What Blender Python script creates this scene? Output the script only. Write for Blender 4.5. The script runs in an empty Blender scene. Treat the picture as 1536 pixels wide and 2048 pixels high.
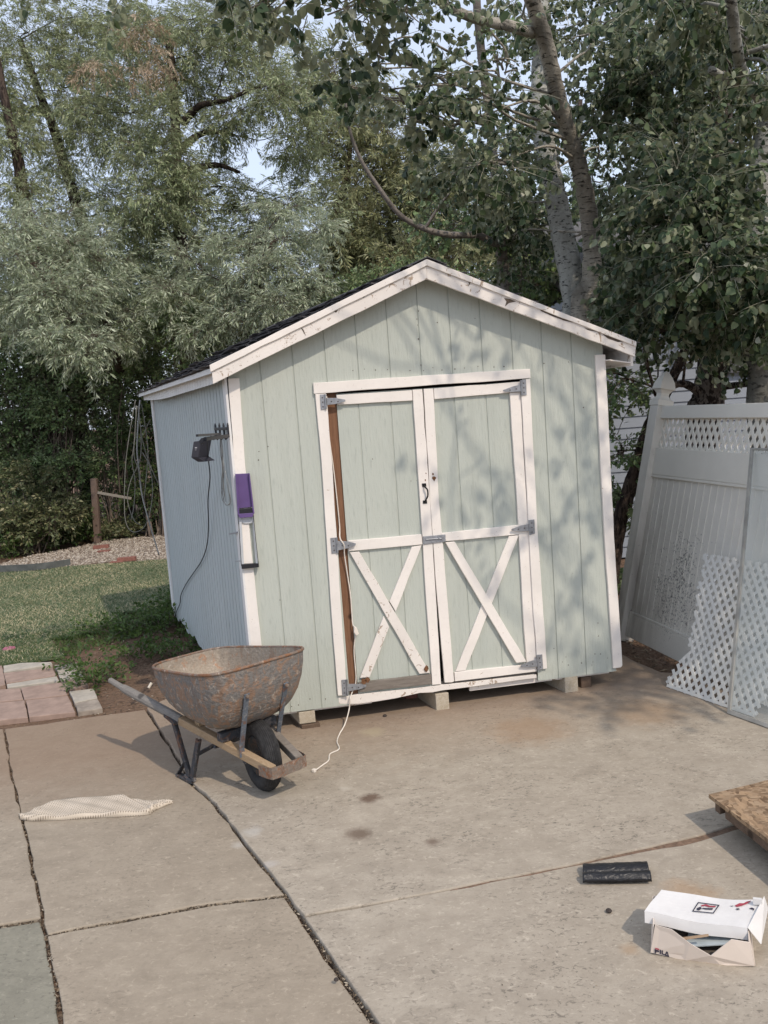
import bpy, math, random
import numpy as np
from mathutils import Vector, Matrix
random.seed(7)
RNG = np.random.default_rng(11)
S = bpy.context.scene
COL = S.collection
# ------------------------------------------------------------------ camera
FPX = 1750.0; PITCH = math.radians(6.8); ROLL = math.radians(4.2); CAMH = 2.04
Fv = Vector((0, math.cos(PITCH), -math.sin(PITCH)))
U0 = Vector((0, math.sin(PITCH), math.cos(PITCH))); R0 = Vector((1, 0, 0))
Rv = R0*math.cos(ROLL) - U0*math.sin(ROLL)
Uv = U0*math.cos(ROLL) + R0*math.sin(ROLL)
CO = Vector((0, 0, CAMH))
cd = bpy.data.cameras.new('camera'); cam = bpy.data.objects.new('camera', cd); COL.objects.link(cam)
mw = Matrix.Identity(4)
for i in range(3):
    mw[i][0] = Rv[i]; mw[i][1] = Uv[i]; mw[i][2] = -Fv[i]; mw[i][3] = CO[i]
cam.matrix_world = mw
cd.sensor_fit = 'VERTICAL'; cd.sensor_height = 24.0; cd.lens = 24.0*FPX/2048.0
cd.clip_start = 0.05; cd.clip_end = 2000
S.camera = cam
# ------------------------------------------------------------------ sky and sun
SUN_AZ = math.radians(33); SUN_EL = math.radians(47)      # azimuth to the right of the viewer's back
w = bpy.data.worlds.new('World'); S.world = w; w.use_nodes = True
wn = w.node_tree; bg = wn.nodes['Background']
sky = wn.nodes.new('ShaderNodeTexSky'); sky.sky_type = 'NISHITA'; sky.sun_disc = False
sky.sun_elevation = SUN_EL; sky.sun_rotation = math.pi - SUN_AZ
sky.air_density = 1.3; sky.dust_density = 5.0; sky.ozone_density = 1.0; sky.altitude = 1400
wn.links.new(sky.outputs[0], bg.inputs[0]); bg.inputs[1].default_value = 0.10
bg2 = wn.nodes.new('ShaderNodeBackground'); bg2.inputs[0].default_value = (.66, .72, .86, 1); bg2.inputs[1].default_value = 2.1   # smoky white haze over the blue
mxw = wn.nodes.new('ShaderNodeMixShader'); mxw.inputs[0].default_value = .42
wn.links.new(bg.outputs[0], mxw.inputs[1]); wn.links.new(bg2.outputs[0], mxw.inputs[2]); wn.links.new(mxw.outputs[0], wn.nodes['World Output'].inputs[0])
sunv = Vector((math.sin(SUN_AZ)*math.cos(SUN_EL), -math.cos(SUN_AZ)*math.cos(SUN_EL), math.sin(SUN_EL)))
sd = bpy.data.lights.new('sun', 'SUN'); sd.energy = 2.35; sd.angle = math.radians(0.8); sd.color = (1.0, 0.88, 0.74)
so = bpy.data.objects.new('sun', sd); COL.objects.link(so)
so.rotation_euler = sunv.to_track_quat('Z', 'Y').to_euler()
so.location = (3, -3, 8)
S.view_settings.view_transform = 'Standard'; S.view_settings.look = 'None'
S.view_settings.exposure = 0.10; S.view_settings.gamma = 1
S.render.resolution_x = 768; S.render.resolution_y = 1024
try:
    S.cycles.max_bounces = 6; S.cycles.diffuse_bounces = 3; S.cycles.transparent_max_bounces = 8
except Exception: pass

# ------------------------------------------------------------------ measuring helpers (photo pixels -> places in the yard)
def ray(x, y): return Rv*((x-768)/FPX) - Uv*((y-1024)/FPX) + Fv
def G(x, y, z=0.0):
    d = ray(x, y); return CO + d*((z-CAMH)/d.z)
def AT(x, y, Y):
    d = ray(x, y); return CO + d*(Y/d.y)
def PL(x, y, P, n):
    d = ray(x, y); return CO + d*((P-CO).dot(n)/d.dot(n))
FD = Vector((.985, .1755, 0)).normalized(); FN = Vector((FD.y, -FD.x, 0))      # shed front: along, outward
DD = Vector((-.369, .9294, 0)).normalized(); LN = Vector((-DD.y, DD.x, 0))     # shed side: along, outward
if LN.x > 0: LN = -LN
SP = Vector((-.9054, 5.427, 0))
def FW(u, z, off=0.0): return SP + FD*u + FN*off + Vector((0, 0, z))
def FP(x, y, off=0.0): return PL(x, y, SP + FN*off, FN)
def FUZ(x, y, off=0.0):
    p = FP(x, y, off); return (p-SP-FN*off).dot(FD), p.z
def LP(x, y, off=0.0): return PL(x, y, SP + LN*off, LN)
def LW(v, z, off=0.0): return SP + DD*v + LN*off + Vector((0, 0, z))

# ------------------------------------------------------------------ object helpers
def tag(o, label=None, cat=None, group=None, kind=None):
    if label: o['label'] = label
    if cat: o['category'] = cat
    if group: o['group'] = group
    if kind: o['kind'] = kind
    return o
def thing(name, loc, label, cat, group=None):
    o = bpy.data.objects.new(name, None); o.empty_display_size = .1; o.location = loc
    COL.objects.link(o); tag(o, label, cat, group); return o
WL = {}
def wl(o):
    p = Vector((0, 0, 0))
    while o is not None:
        p += o.location; o = o.parent
    return p
def finish(name, me, mats, parent, base, smooth):
    for m in (mats if isinstance(mats, (list, tuple)) else [mats]): me.materials.append(m)
    o = bpy.data.objects.new(name, me); COL.objects.link(o)
    if parent is not None: o.parent = parent
    elif base is not None: o.location = base
    if smooth: me.polygons.foreach_set('use_smooth', [True]*len(me.polygons))
    return o
def npmesh(name, V, quads=None, tris=None, mats=None, mi=None, parent=None, base=None, smooth=False):
    off = wl(parent) if parent is not None else Vector(base if base is not None else (0, 0, 0))
    V = np.asarray(V, dtype=np.float64) - np.array(off)
    me = bpy.data.meshes.new(name)
    loops = []; starts = []; tot = []; n = 0
    for arr, k in ((quads, 4), (tris, 3)):
        if arr is not None and len(arr):
            arr = np.asarray(arr, dtype=np.int32); loops.append(arr.ravel())
            starts.append(n + np.arange(len(arr))*k); tot.append(np.full(len(arr), k)); n += arr.size
    L = np.concatenate(loops); ST = np.concatenate(starts); TT = np.concatenate(tot)
    me.vertices.add(len(V)); me.vertices.foreach_set('co', V.astype(np.float32).ravel())
    me.loops.add(len(L)); me.loops.foreach_set('vertex_index', L.astype(np.int32))
    me.polygons.add(len(ST)); me.polygons.foreach_set('loop_start', ST.astype(np.int32)); me.polygons.foreach_set('loop_total', TT.astype(np.int32))
    if mi is not None: me.polygons.foreach_set('material_index', np.asarray(mi, dtype=np.int32))
    me.update(calc_edges=True)
    return finish(name, me, mats, parent, base, smooth)
def cr(pts, n=6, closed=False):
    """smooth curve through points; points may carry extra columns"""
    P = [np.array(p, dtype=float) for p in pts]
    if len(P) < 3:
        return [P[0]*(1-t)+P[-1]*t for t in np.linspace(0, 1, n+1)]
    Q = [2*P[0]-P[1]] + P + [2*P[-1]-P[-2]]; out = []
    for i in range(1, len(Q)-2):
        a, b, c, d = Q[i-1:i+3]
        for k in range(n):
            t = k/n
            out.append(.5*((2*b)+(-a+c)*t+(2*a-5*b+4*c-d)*t*t+(-a+3*b-3*c+d)*t**3))
    out.append(P[-1]); return out
class MB:
    def __init__(s): s.v = []; s.f = []; s.m = []
    def add(s, vs, fs, m=0):
        b = len(s.v); s.v += [tuple(v) for v in vs]; s.f += [tuple(i+b for i in f) for f in fs]; s.m += [m]*len(fs)
    def prism(s, poly, ext, m=0):
        n = len(poly); ext = Vector(ext)
        vs = [Vector(p) for p in poly] + [Vector(p)+ext for p in poly]
        fs = [tuple(range(n)), tuple(reversed(range(n, 2*n)))] + [(i, i+n, (i+1) % n+n, (i+1) % n) for i in range(n)]
        s.add(vs, fs, m)
    def box(s, c, X, Y, Z, m=0):
        c = Vector(c); X = Vector(X)/2; Y = Vector(Y)/2; Z = Vector(Z)/2
        s.prism([c-X-Y-Z, c+X-Y-Z, c+X+Y-Z, c-X+Y-Z], Z*2, m)
    def bar(s, a, b, wd, th, up=(0, 0, 1), m=0):
        a = Vector(a); b = Vector(b); d = (b-a).normalized(); sd_ = d.cross(Vector(up)).normalized(); u = sd_.cross(d)
        s.box((a+b)/2, b-a, sd_*wd, u*th, m)
    def tube(s, pts, rad, n=8, m=0, cap=True, jit=0.0):
        P = [Vector(p[:3]) for p in pts]; k = len(P)
        R = rad if hasattr(rad, '__len__') else [rad]*k
        ref = Vector((0, 0, 1)) if abs((P[-1]-P[0]).normalized().z) < .9 else Vector((1, 0, 0))
        vs = []
        prev = None
        for i in range(k):
            d = (P[min(i+1, k-1)]-P[max(i-1, 0)])
            d = d.normalized() if d.length > 1e-9 else Vector((0, 0, 1))
            a = d.cross(ref) if prev is None else (prev - d*prev.dot(d))
            a.normalize(); prev = a; b = d.cross(a)
            for j in range(n):
                t = 2*math.pi*j/n; r = R[i]*(1+(random.uniform(-jit, jit) if jit else 0))
                vs.append(P[i]+(a*math.cos(t)+b*math.sin(t))*r)
        fs = [(i*n+j, i*n+(j+1) % n, (i+1)*n+(j+1) % n, (i+1)*n+j) for i in range(k-1) for j in range(n)]
        if cap: fs += [tuple(reversed(range(n))), tuple(range((k-1)*n, k*n))]
        s.add(vs, fs, m)
    def lathe(s, prof, c, ax, n=24, m=0, closed=False):
        c = Vector(c); ax = Vector(ax).normalized()
        a = ax.orthogonal().normalized(); b = ax.cross(a); k = len(prof)
        vs = [c+ax*h+(a*math.cos(2*math.pi*j/n)+b*math.sin(2*math.pi*j/n))*r for r, h in prof for j in range(n)]
        kk = k if closed else k-1
        fs = [(i*n+j, i*n+(j+1) % n, ((i+1) % k)*n+(j+1) % n, ((i+1) % k)*n+j) for i in range(kk) for j in range(n)]
        s.add(vs, fs, m)
    def build(s, name, mats, parent=None, base=None, smooth=False, bevel=0.0, autos=None):
        off = wl(parent) if parent is not None else Vector(base if base is not None else (0, 0, 0))
        me = bpy.data.meshes.new(name)
        me.from_pydata([tuple(Vector(v)-off) for v in s.v], [], s.f)
        me.polygons.foreach_set('material_index', s.m)
        import bmesh
        bm = bmesh.new(); bm.from_mesh(me); bmesh.ops.recalc_face_normals(bm, faces=bm.faces); bm.to_mesh(me); bm.free()
        o = finish(name, me, mats, parent, base, smooth)
        if bevel:
            b = o.modifiers.new('bevel', 'BEVEL'); b.width = bevel; b.segments = 2; b.limit_method = 'ANGLE'; b.angle_limit = math.radians(40)
        return o
def worn(poly, step=.12, amt=.0015):
    """break the long edges of a board outline so they are not ruler straight"""
    out = []
    n = len(poly)
    for i in range(n):
        a = Vector(poly[i]); b = Vector(poly[(i+1) % n]); L = (b-a).length; k = max(1, int(L/step))
        pn = (b-a).normalized().cross(FN) if L > 0 else Vector((0, 0, 0))
        for j in range(k):
            p = a.lerp(b, j/k)
            if j: p = p + pn*random.gauss(0, amt)
            out.append(p)
    return out

# ------------------------------------------------------------------ materials
class NT:
    def __init__(s, name):
        s.mat = bpy.data.materials.new(name); s.mat.use_nodes = True; s.t = s.mat.node_tree
        s.b = s.t.nodes['Principled BSDF']; s.o = s.t.nodes['Material Output']
        s._c = None
    def n(s, ty): return s.t.nodes.new(ty)
    def set(s, inp, v):
        if hasattr(v, 'is_output'): s.t.links.new(v, inp)
        elif isinstance(v, (tuple, list)) and len(v) == 3 and inp.type == 'RGBA': inp.default_value = (*v, 1)
        else: inp.default_value = v
    def co(s, kind='Object'):
        if s._c is None: s._c = s.n('ShaderNodeTexCoord')
        return s._c.outputs[kind]
    def pos(s): return s.n('ShaderNodeNewGeometry').outputs['Position']
    def mp(s, vec, scale=(1, 1, 1), rot=(0, 0, 0), loc=(0, 0, 0)):
        m = s.n('ShaderNodeMapping'); s.set(m.inputs['Vector'], vec); m.inputs['Scale'].default_value = scale
        m.inputs['Rotation'].default_value = rot; m.inputs['Location'].default_value = loc; return m.outputs[0]
    def noise(s, vec, sc, det=4, ro=.55, dist=0):
        m = s.n('ShaderNodeTexNoise'); s.set(m.inputs['Vector'], vec); m.inputs['Scale'].default_value = sc
        m.inputs['Detail'].default_value = det; m.inputs['Roughness'].default_value = ro; m.inputs['Distortion'].default_value = dist
        return m.outputs['Fac']
    def vor(s, vec, sc, out='Distance', feat='F1'):
        m = s.n('ShaderNodeTexVoronoi'); m.feature = feat; s.set(m.inputs['Vector'], vec); m.inputs['Scale'].default_value = sc
        return m.outputs[out]
    def ramp(s, f, stops):
        m = s.n('ShaderNodeValToRGB'); s.set(m.inputs[0], f); e = m.color_ramp.elements
        while len(e) < len(stops): e.new(.5)
        for i, (p, c) in enumerate(stops):
            e[i].position = p; e[i].color = (c, c, c, 1) if not hasattr(c, '__len__') else (*c, 1)
        return m.outputs[0]
    def step(s, f, a, b): return s.ramp(f, [(a, 0.0), (b, 1.0)])
    def mix(s, f, a, b, mode='MIX'):
        m = s.n('ShaderNodeMix'); m.data_type = 'RGBA'; m.blend_type = mode
        s.set(m.inputs[0], f); s.set(m.inputs[6], a); s.set(m.inputs[7], b); return m.outputs[2]
    def math(s, op, a, b=0.0):
        m = s.n('ShaderNodeMath'); m.operation = op; s.set(m.inputs[0], a); s.set(m.inputs[1], b); return m.outputs[0]
    def sep(s, vec):
        m = s.n('ShaderNodeSeparateXYZ'); s.set(m.inputs[0], vec); return m.outputs
    def isl(s): return s.n('ShaderNodeNewGeometry').outputs['Random Per Island']
    def bump(s, h, st=.3, d=.01, prev=None):
        m = s.n('ShaderNodeBump'); s.set(m.inputs['Height'], h); m.inputs['Strength'].default_value = st; m.inputs['Distance'].default_value = d
        if prev is not None: s.set(m.inputs['Normal'], prev)
        return m.outputs[0]
    def out(s, col, ro=.7, nrm=None, metal=0, spec=.3):
        s.set(s.b.inputs['Base Color'], col); s.set(s.b.inputs['Roughness'], ro); s.set(s.b.inputs['Metallic'], metal)
        s.b.inputs['Specular IOR Level'].default_value = spec
        if nrm is not None: s.set(s.b.inputs['Normal'], nrm)
        return s.mat
    def spot(s, P, r, wob=None, soft=.5):
        """1 inside a stain of radius r round place P, ragged through noise"""
        m = s.n('ShaderNodeVectorMath'); m.operation = 'DISTANCE'; s.set(m.inputs[0], s.pos()); m.inputs[1].default_value = P
        d = m.outputs['Value']
        if wob is not None: d = s.math('ADD', d, s.math('MULTIPLY', s.math('SUBTRACT', wob, .5), r*1.6))
        mr = s.n('ShaderNodeMapRange'); s.set(mr.inputs[0], d); mr.inputs[1].default_value = r; mr.inputs[2].default_value = r*(1-soft)
        return mr.outputs[0]

def m_plain(name, col, ro=.6, metal=0, var=.12, sc=20, bump=.1, spec=.4):
    n = NT(name); v = n.noise(n.co(), sc, 5)
    c = n.mix(n.step(v, .3, .7), tuple(x*(1-var) for x in col), tuple(min(1, x*(1+var)) for x in col))
    return n.out(c, ro, n.bump(v, bump, .004), metal, spec)
def m_white(name, base=(.84, .785, .725), chip=.66, wood=(.30, .22, .15)):
    n = NT(name); c = n.co()
    big = n.noise(c, 3, 4); fine = n.noise(c, 45, 5, .6); st = n.noise(n.mp(c, (6, 6, 60)), 1, 4)
    col = n.mix(n.step(big, .35, .7), base, tuple(x*.88 for x in base))
    col = n.mix(n.step(fine, .55, .8), col, tuple(x*.86 for x in base))
    chips = n.noise(c, 14, 6, .7, 1.5)
    k = n.step(chips, chip, chip+.02)
    col = n.mix(k, col, n.mix(st, wood, tuple(x*1.9 for x in wood)))
    k2 = n.step(n.vor(c, 26), .035, .05)
    col = n.mix(k2, (.22, .14, .09), col)
    h = n.math('ADD', n.math('MULTIPLY', fine, .5), n.math('MULTIPLY', k, -1.0))
    return n.out(col, .6, n.bump(h, .35, .003))
WHITE = m_white('white_paint', chip=.67)
WHITE2 = m_white('white_paint_worn', (.80, .745, .685), chip=.60, wood=(.26, .20, .15))
WHITE_SHADED = m_white('white_paint_shade_tint', (.74, .73, .71), chip=.68)  # dimmer, cooler white for the shaded side trim: shade put into the colour
def m_siding(name, base, alt):
    n = NT(name); c = n.co()
    big = n.noise(n.mp(c, (1, 1, .5)), 2.2, 4); gr = n.noise(n.mp(c, (70, 70, 9)), 1, 5, .6); fine = n.noise(c, 170, 3)
    col = n.mix(n.step(big, .3, .7), base, alt)
    col = n.mix(n.step(gr, .56, .78), col, tuple(x*.82 for x in base))
    sp = n.step(n.vor(c, 7.5), .014, .022)
    col = n.mix(sp, (.16, .13, .10), col)
    # dirt splashed along the bottom
    z = n.sep(n.pos())[2]
    dm = n.math('MULTIPLY', n.ramp(z, [(0, 1.0), (.42, 0.0)]), n.step(n.noise(c, 9, 5, .65), .35, .75))
    col = n.mix(n.math('MULTIPLY', dm, .5), col, (.36, .37, .30))
    stk = n.noise(n.mp(c, (11, 11, .7)), 1, 4, .6)
    col = n.mix(n.math('MULTIPLY', n.step(stk, .5, .8), .30), col, (.33, .35, .31))
    col = n.mix(n.math('MULTIPLY', n.step(n.noise(c, 5, 5, .7), .58, .75), .22), col, (.56, .57, .50))
    h = n.math('ADD', gr, n.math('MULTIPLY', fine, .35))
    return n.out(col, .75, n.bump(h, .8, .005))
GREEN = m_siding('pale_green_siding', (.45, .48, .43), (.48, .505, .45))
SIDING_SHADED = m_siding('siding_shade_tint', (.44, .485, .485), (.47, .51, .505))  # copy of the front siding with the bluish tint of shade in its colour
def m_wood(name, a, b, axis=(1, 1, 1), ro=.75, rings=14):
    n = NT(name); c = n.co()
    g = n.noise(n.mp(c, axis), rings, 6, .6, 1.2); f = n.noise(n.mp(c, axis), rings*6, 4)
    col = n.mix(n.step(g, .3, .7), a, b); col = n.mix(n.math('MULTIPLY', f, .5), col, tuple(x*.55 for x in a))
    kn = n.step(n.vor(c, 3.4), .05, .09); col = n.mix(kn, tuple(x*.4 for x in a), col)
    return n.out(col, ro, n.bump(f, .35, .003))
STUD = m_wood('brown_stud', (.15, .07, .037), (.32, .17, .095), (14, 14, .5))
GREYWOOD = m_wood('weathered_wood', (.17, .145, .12), (.30, .265, .23), (.6, .6, 9))
OLDWOOD = m_wood('old_post_wood', (.13, .09, .07), (.23, .165, .13), (9, 9, .8))
YWOOD = m_wood('new_handle_wood', (.33, .225, .13), (.46, .34, .22), (2, 2, 6))
PWOOD = m_wood('grey_painted_wood', (.19, .175, .16), (.29, .265, .235), (2, 2, 5))
BLOCKW = m_wood('whitewashed_block', (.42, .35, .25), (.62, .56, .46), (3, 3, 3))
BLOCKD = m_wood('dark_block', (.12, .08, .055), (.20, .14, .10), (3, 3, 3))
SHINGLE = m_plain('shingles', (.085, .08, .082), .9, 0, .5, 60, .6)
BLACKP = m_plain('black_plastic', (.018, .018, .022), .4, 0, .2, 30, .05)
BLACKM = m_plain('black_metal', (.015, .015, .016), .45, .3, .2, 60, .1)
PURPLE = m_plain('purple_plastic', (.115, .07, .20), .4, 0, .12, 12, .05)
CLEARG = m_plain('milky_plastic', (.50, .52, .54), .35, 0, .08, 12, .05)
GALV = m_plain('galvanised_steel', (.30, .31, .33), .5, .55, .25, 40, .15)
WIREW = m_plain('white_cord', (.72, .66, .58), .5, 0, .1, 20, .05)
WIREG = m_plain('grey_wire', (.30, .30, .29), .5, .2, .2, 20, .05)
CABLE = m_plain('dead_cable', (.17, .165, .14), .6, 0, .3, 8, .05)
BRICK = m_plain('brick_red', (.24, .105, .08), .9, 0, .3, 40, .5)
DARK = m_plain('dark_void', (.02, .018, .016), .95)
BONE = m_plain('pipe_white', (.62, .56, .47), .5, 0, .1)
PINK = m_plain('pink_plastic', (.45, .12, .20), .5)
def m_vinyl():
    n = NT('vinyl_white'); c = n.co(); p = n.pos()
    big = n.noise(c, 2.5, 5); fine = n.noise(c, 60, 6, .75)
    z = n.sep(p)[2]
    col = n.mix(n.step(big, .35, .75), (.82, .785, .70), (.74, .71, .63))
    low = n.ramp(z, [(.05, .85), (.55, .12)]) 
    mold = n.math('MULTIPLY', n.step(fine, .52, .60), n.step(n.noise(c, 1.6, 3), .50, .62))
    mold = n.math('MULTIPLY', mold, n.ramp(z, [(.35, 1.0), (1.25, 0.05)]))
    col = n.mix(n.math('MULTIPLY', mold, .8), col, (.13, .125, .12))
    dirt = n.math('MULTIPLY', low, n.step(n.noise(c, 6, 5), .3, .8))
    col = n.mix(n.math('MULTIPLY', dirt, .55), col, (.24, .20, .16))
    return n.out(col, .45, None)
VINYL = m_vinyl()
def m_vinylold():
    n = NT('vinyl_stained'); c = n.co(); p = n.pos(); z = n.sep(p)[2]
    big = n.noise(c, 2.5, 5); fine = n.noise(c, 55, 6, .8)
    col = n.mix(n.step(big, .35, .75), (.80, .765, .69), (.68, .65, .58))
    yy = n.sep(p)[1]
    wob = n.noise(c, 5, 4, .6)
    m1 = n.spot((2.19, 6.42, .55), .62, wob, .9); m1b = n.spot((2.15, 6.75, .75), .5, wob, .9)
    mm = n.math('MAXIMUM', m1, n.math('MULTIPLY', m1b, .6))
    th = n.math('SUBTRACT', fine, n.math('MULTIPLY', n.math('SUBTRACT', 1.0, mm), .16))
    mold = n.step(th, .50, .54)
    col = n.mix(n.math('MULTIPLY', mold, .9), col, (.08, .08, .08))
    dk = n.math('MULTIPLY', n.ramp(n.math('MULTIPLY', yy, .1), [(.64, 0.0), (.70, 1.0)]), n.math('MULTIPLY', n.step(n.noise(n.mp(c, (9, 9, .5)), 1, 5), .2, .7), n.ramp(n.math('MULTIPLY', z, .5), [(.12, 1.0), (.62, .15)])))
    col = n.mix(n.math('MULTIPLY', dk, .85), col, (.12, .095, .075))
    return n.out(col, .45, None)
VINYLOLD = m_vinylold()
LATT = m_plain('lattice_vinyl', (.62, .61, .57), .45, 0, .06, 4, .03)
def m_concrete(name, a, b, c3, spots=(), rough_speck=1.0, red=0.0):
    n = NT(name); p = n.pos()
    big = n.noise(p, 1.1, 5, .6); mid = n.noise(p, 7, 6, .65); fine = n.noise(p, 90, 5, .7); sp = n.noise(n.mp(p, (38, 60, 38)), 1, 5, .72, .6)
    col = n.mix(n.step(big, .3, .7), a, b)
    col = n.mix(n.math('MULTIPLY', n.step(mid, .35, .72), .72), col, c3)
    col = n.mix(n.math('MULTIPLY', n.step(n.noise(n.mp(p, (1.2, 2.6, 1)), 2.2, 6, .7, 1.2), .48, .70), .42), col, tuple(x*.78 for x in c3))
    col = n.mix(n.math('MULTIPLY', n.step(n.noise(p, 34, 4, .7), .50, .72), .30), col, tuple(x*.72 for x in a))
    k = n.math('MULTIPLY', n.math('MULTIPLY', n.step(sp, .555, .61), n.step(n.noise(n.mp(p, (1, 1, 1), loc=(5, 2, 0)), 2.6, 4, .6), .36, .62)), .85*rough_speck)
    col = n.mix(k, col, tuple(x*.42 for x in a))
    k = n.math('MULTIPLY', n.step(n.noise(n.mp(p, (30, 44, 30), loc=(9, 4, 0)), 1, 5, .7, .8), .56, .66), .45)
    col = n.mix(k, col, tuple(min(1, x*1.35) for x in b))
    col = n.mix(n.math('MULTIPLY', n.math('SUBTRACT', fine, .5), .8), col, tuple(x*.5 for x in a))
    wob = n.noise(p, 9, 5, .7)
    # brown dirt worked into the surface near the shed
    y = n.sep(p)[1]; x = n.sep(p)[0]
    dd_ = n.math('SUBTRACT', y, n.math('MULTIPLY', x, .178))
    dirt = n.ramp(n.math('ADD', n.math('MULTIPLY', dd_, .1), n.math('MULTIPLY', wob, .07)), [(.505, 0.0), (.60, 1.0)])
    col = n.mix(n.math('MULTIPLY', dirt, .55), col, (.235, .150, .095))
    for (P, r, cc, st) in spots:
        col = n.mix(n.math('MULTIPLY', n.spot(P, r, wob, .6), st), col, cc)
    h = n.math('ADD', n.math('MULTIPLY', fine, .6), n.math('ADD', n.math('MULTIPLY', mid, .8), n.math('MULTIPLY', sp, -.5)))
    return n.out(col, .85, n.bump(h, .45, .006), 0, .25)
RUSTB = (.10, .055, .035)
spots = [(tuple(G(741, 1601)), .075, RUSTB, .8), (tuple(G(716, 1672)), .085, (.12, .08, .055), .75), (tuple(G(866, 1690)), .05, RUSTB, .6),
         (tuple(G(505, 1668)), .075, (.50, .48, .44), .5), (tuple(G(478, 1690)), .05, (.52, .49, .44), .45), (tuple(G(540, 1735)), .05, (.46, .43, .40), .5),
         (tuple(G(745, 1468)), .10, (.42, .36, .24), .5), (tuple(G(1380, 1790)), .13, (.40, .26, .15), .5), (tuple(G(1260, 1905)), .05, (.36, .24, .14), .5),
         (tuple(G(1060, 1465)), .3, (.30, .19, .11), .5), (tuple(G(1290, 1430)), .3, (.30, .20, .12), .5), (tuple(G(690, 1582)), .05, (.5, .45, .38), .6)]
CONC_R = m_concrete('concrete_right', (.375, .325, .258), (.435, .38, .305), (.295, .25, .195), spots, 1.0)
CONC_L = m_concrete('concrete_left', (.335, .28, .213), (.37, .315, .243), (.265, .22, .165), spots[3:6], .6)
CONC_G = m_concrete('concrete_grey', (.24, .225, .175), (.28, .262, .205), (.19, .178, .14), (), .6)
def m_dirt():
    n = NT('dirt'); p = n.pos(); a = n.noise(p, 2, 5); b = n.noise(p, 30, 6, .7); v = n.vor(p, 35)
    col = n.mix(a, (.135, .085, .06), (.23, .155, .105)); col = n.mix(n.step(b, .5, .75), col, (.08, .055, .04))
    col = n.mix(n.step(n.noise(n.mp(p, (50, 90, 50)), 1, 4), .66, .7), col, (.34, .27, .18))
    return n.out(col, .95, n.bump(n.math('ADD', b, v), .8, .02), 0, .1)
DIRT = m_dirt()
def m_lawn():
    n = NT('lawn_turf'); p = n.pos(); a = n.noise(p, 1.2, 5); b = n.noise(n.mp(p, (18, 60, 18)), 1, 5, .7)
    col = n.mix(n.step(a, .35, .7), (.075, .11, .06), (.12, .15, .075)); col = n.mix(n.step(b, .5, .72), col, (.19, .18, .09))
    return n.out(col, .95, n.bump(b, .8, .02), 0, .1)
LAWN = m_lawn()
def m_leaf(name, stops, back=None, trans=.3, vary=.35, ro=.5, spec=.35):
    n = NT(name); r = n.isl(); col = n.ramp(r, stops)
    big = n.noise(n.pos(), 1.1, 3)
    col = n.mix(n.math('MULTIPLY', n.step(big, .35, .65), vary), col, stops[0][1])
    if back is not None:
        g = n.n('ShaderNodeNewGeometry'); col = n.mix(g.outputs['Backfacing'], col, back)
    n.set(n.b.inputs['Base Color'], col); n.b.inputs['Roughness'].default_value = ro; n.b.inputs['Specular IOR Level'].default_value = spec
    tr = n.n('ShaderNodeBsdfTranslucent'); n.set(tr.inputs[0], n.mix(.22, col, (.24, .30, .06)))
    mx = n.n('ShaderNodeMixShader'); mx.inputs[0].default_value = trans
    n.t.links.new(n.b.outputs[0], mx.inputs[1]); n.t.links.new(tr.outputs[0], mx.inputs[2]); n.t.links.new(mx.outputs[0], n.o.inputs[0])
    return n.mat
L_POP = m_leaf('poplar_leaves', [(0, (.018, .036, .018)), (.4, (.045, .078, .035)), (.72, (.11, .16, .07)), (.9, (.19, .235, .12)), (.97, (.36, .385, .26)), (1, (.60, .60, .50))], (0.300, 0.330, 0.220), .25, .3)
L_OLV = m_leaf('olive_leaves', [(0, (.065, .09, .04)), (.35, (.20, .25, .12)), (.7, (.39, .44, .235)), (1, (.57, .60, .39))], (0.420, 0.458, 0.284), .26, .12)
L_SIL = m_leaf('silver_leaves', [(0, (.08, .105, .055)), (.35, (.25, .30, .175)), (.7, (.46, .52, .35)), (1, (.66, .70, .53))], (0.560, 0.604, 0.462), .26, .12)
L_YEL = m_leaf('yellowish_leaves', [(0, (0.147, 0.163, 0.074)), (.5, (0.284, 0.304, 0.147)), (1, (0.452, 0.441, 0.252))], (0.357, 0.367, 0.231), .26, .12)
L_DRK = m_leaf('dark_leaves', [(0, (0.080, 0.130, 0.059)), (.5, (0.149, 0.231, 0.085)), (1, (0.317, 0.409, 0.159))], (0.236, 0.296, 0.159), .2)
L_WEED = m_leaf('weed_leaves', [(0, (0.039, 0.072, 0.020)), (.6, (0.077, 0.138, 0.033)), (1, (0.143, 0.209, 0.061))], None, .3)
L_TAN = m_leaf('tan_leaves', [(0, (.40, .29, .19)), (1, (.66, .54, .41))], None, .3)
L_GRASS = m_leaf('grass_blades', [(0, (0.068, 0.125, 0.061)), (.40, (0.118, 0.188, 0.088)), (.48, (0.203, 0.235, 0.124)), (.55, (0.507, 0.438, 0.264)), (1, (0.777, 0.656, 0.456))], None, .2, .5)
L_SCRUB = m_leaf('scrub_leaves', [(0, (0.086, 0.103, 0.052)), (.5, (0.146, 0.173, 0.078)), (.8, (0.242, 0.242, 0.121)), (1, (0.380, 0.329, 0.190))], None, .25)
L_THK = m_leaf('thicket_leaves', [(0, (0.088, 0.097, 0.053)), (.5, (0.150, 0.167, 0.088)), (1, (0.298, 0.281, 0.176))], (0.228, 0.238, 0.158), .25)
FLOWER = m_plain('flower_white', (.7, .7, .68), .7)
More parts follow.
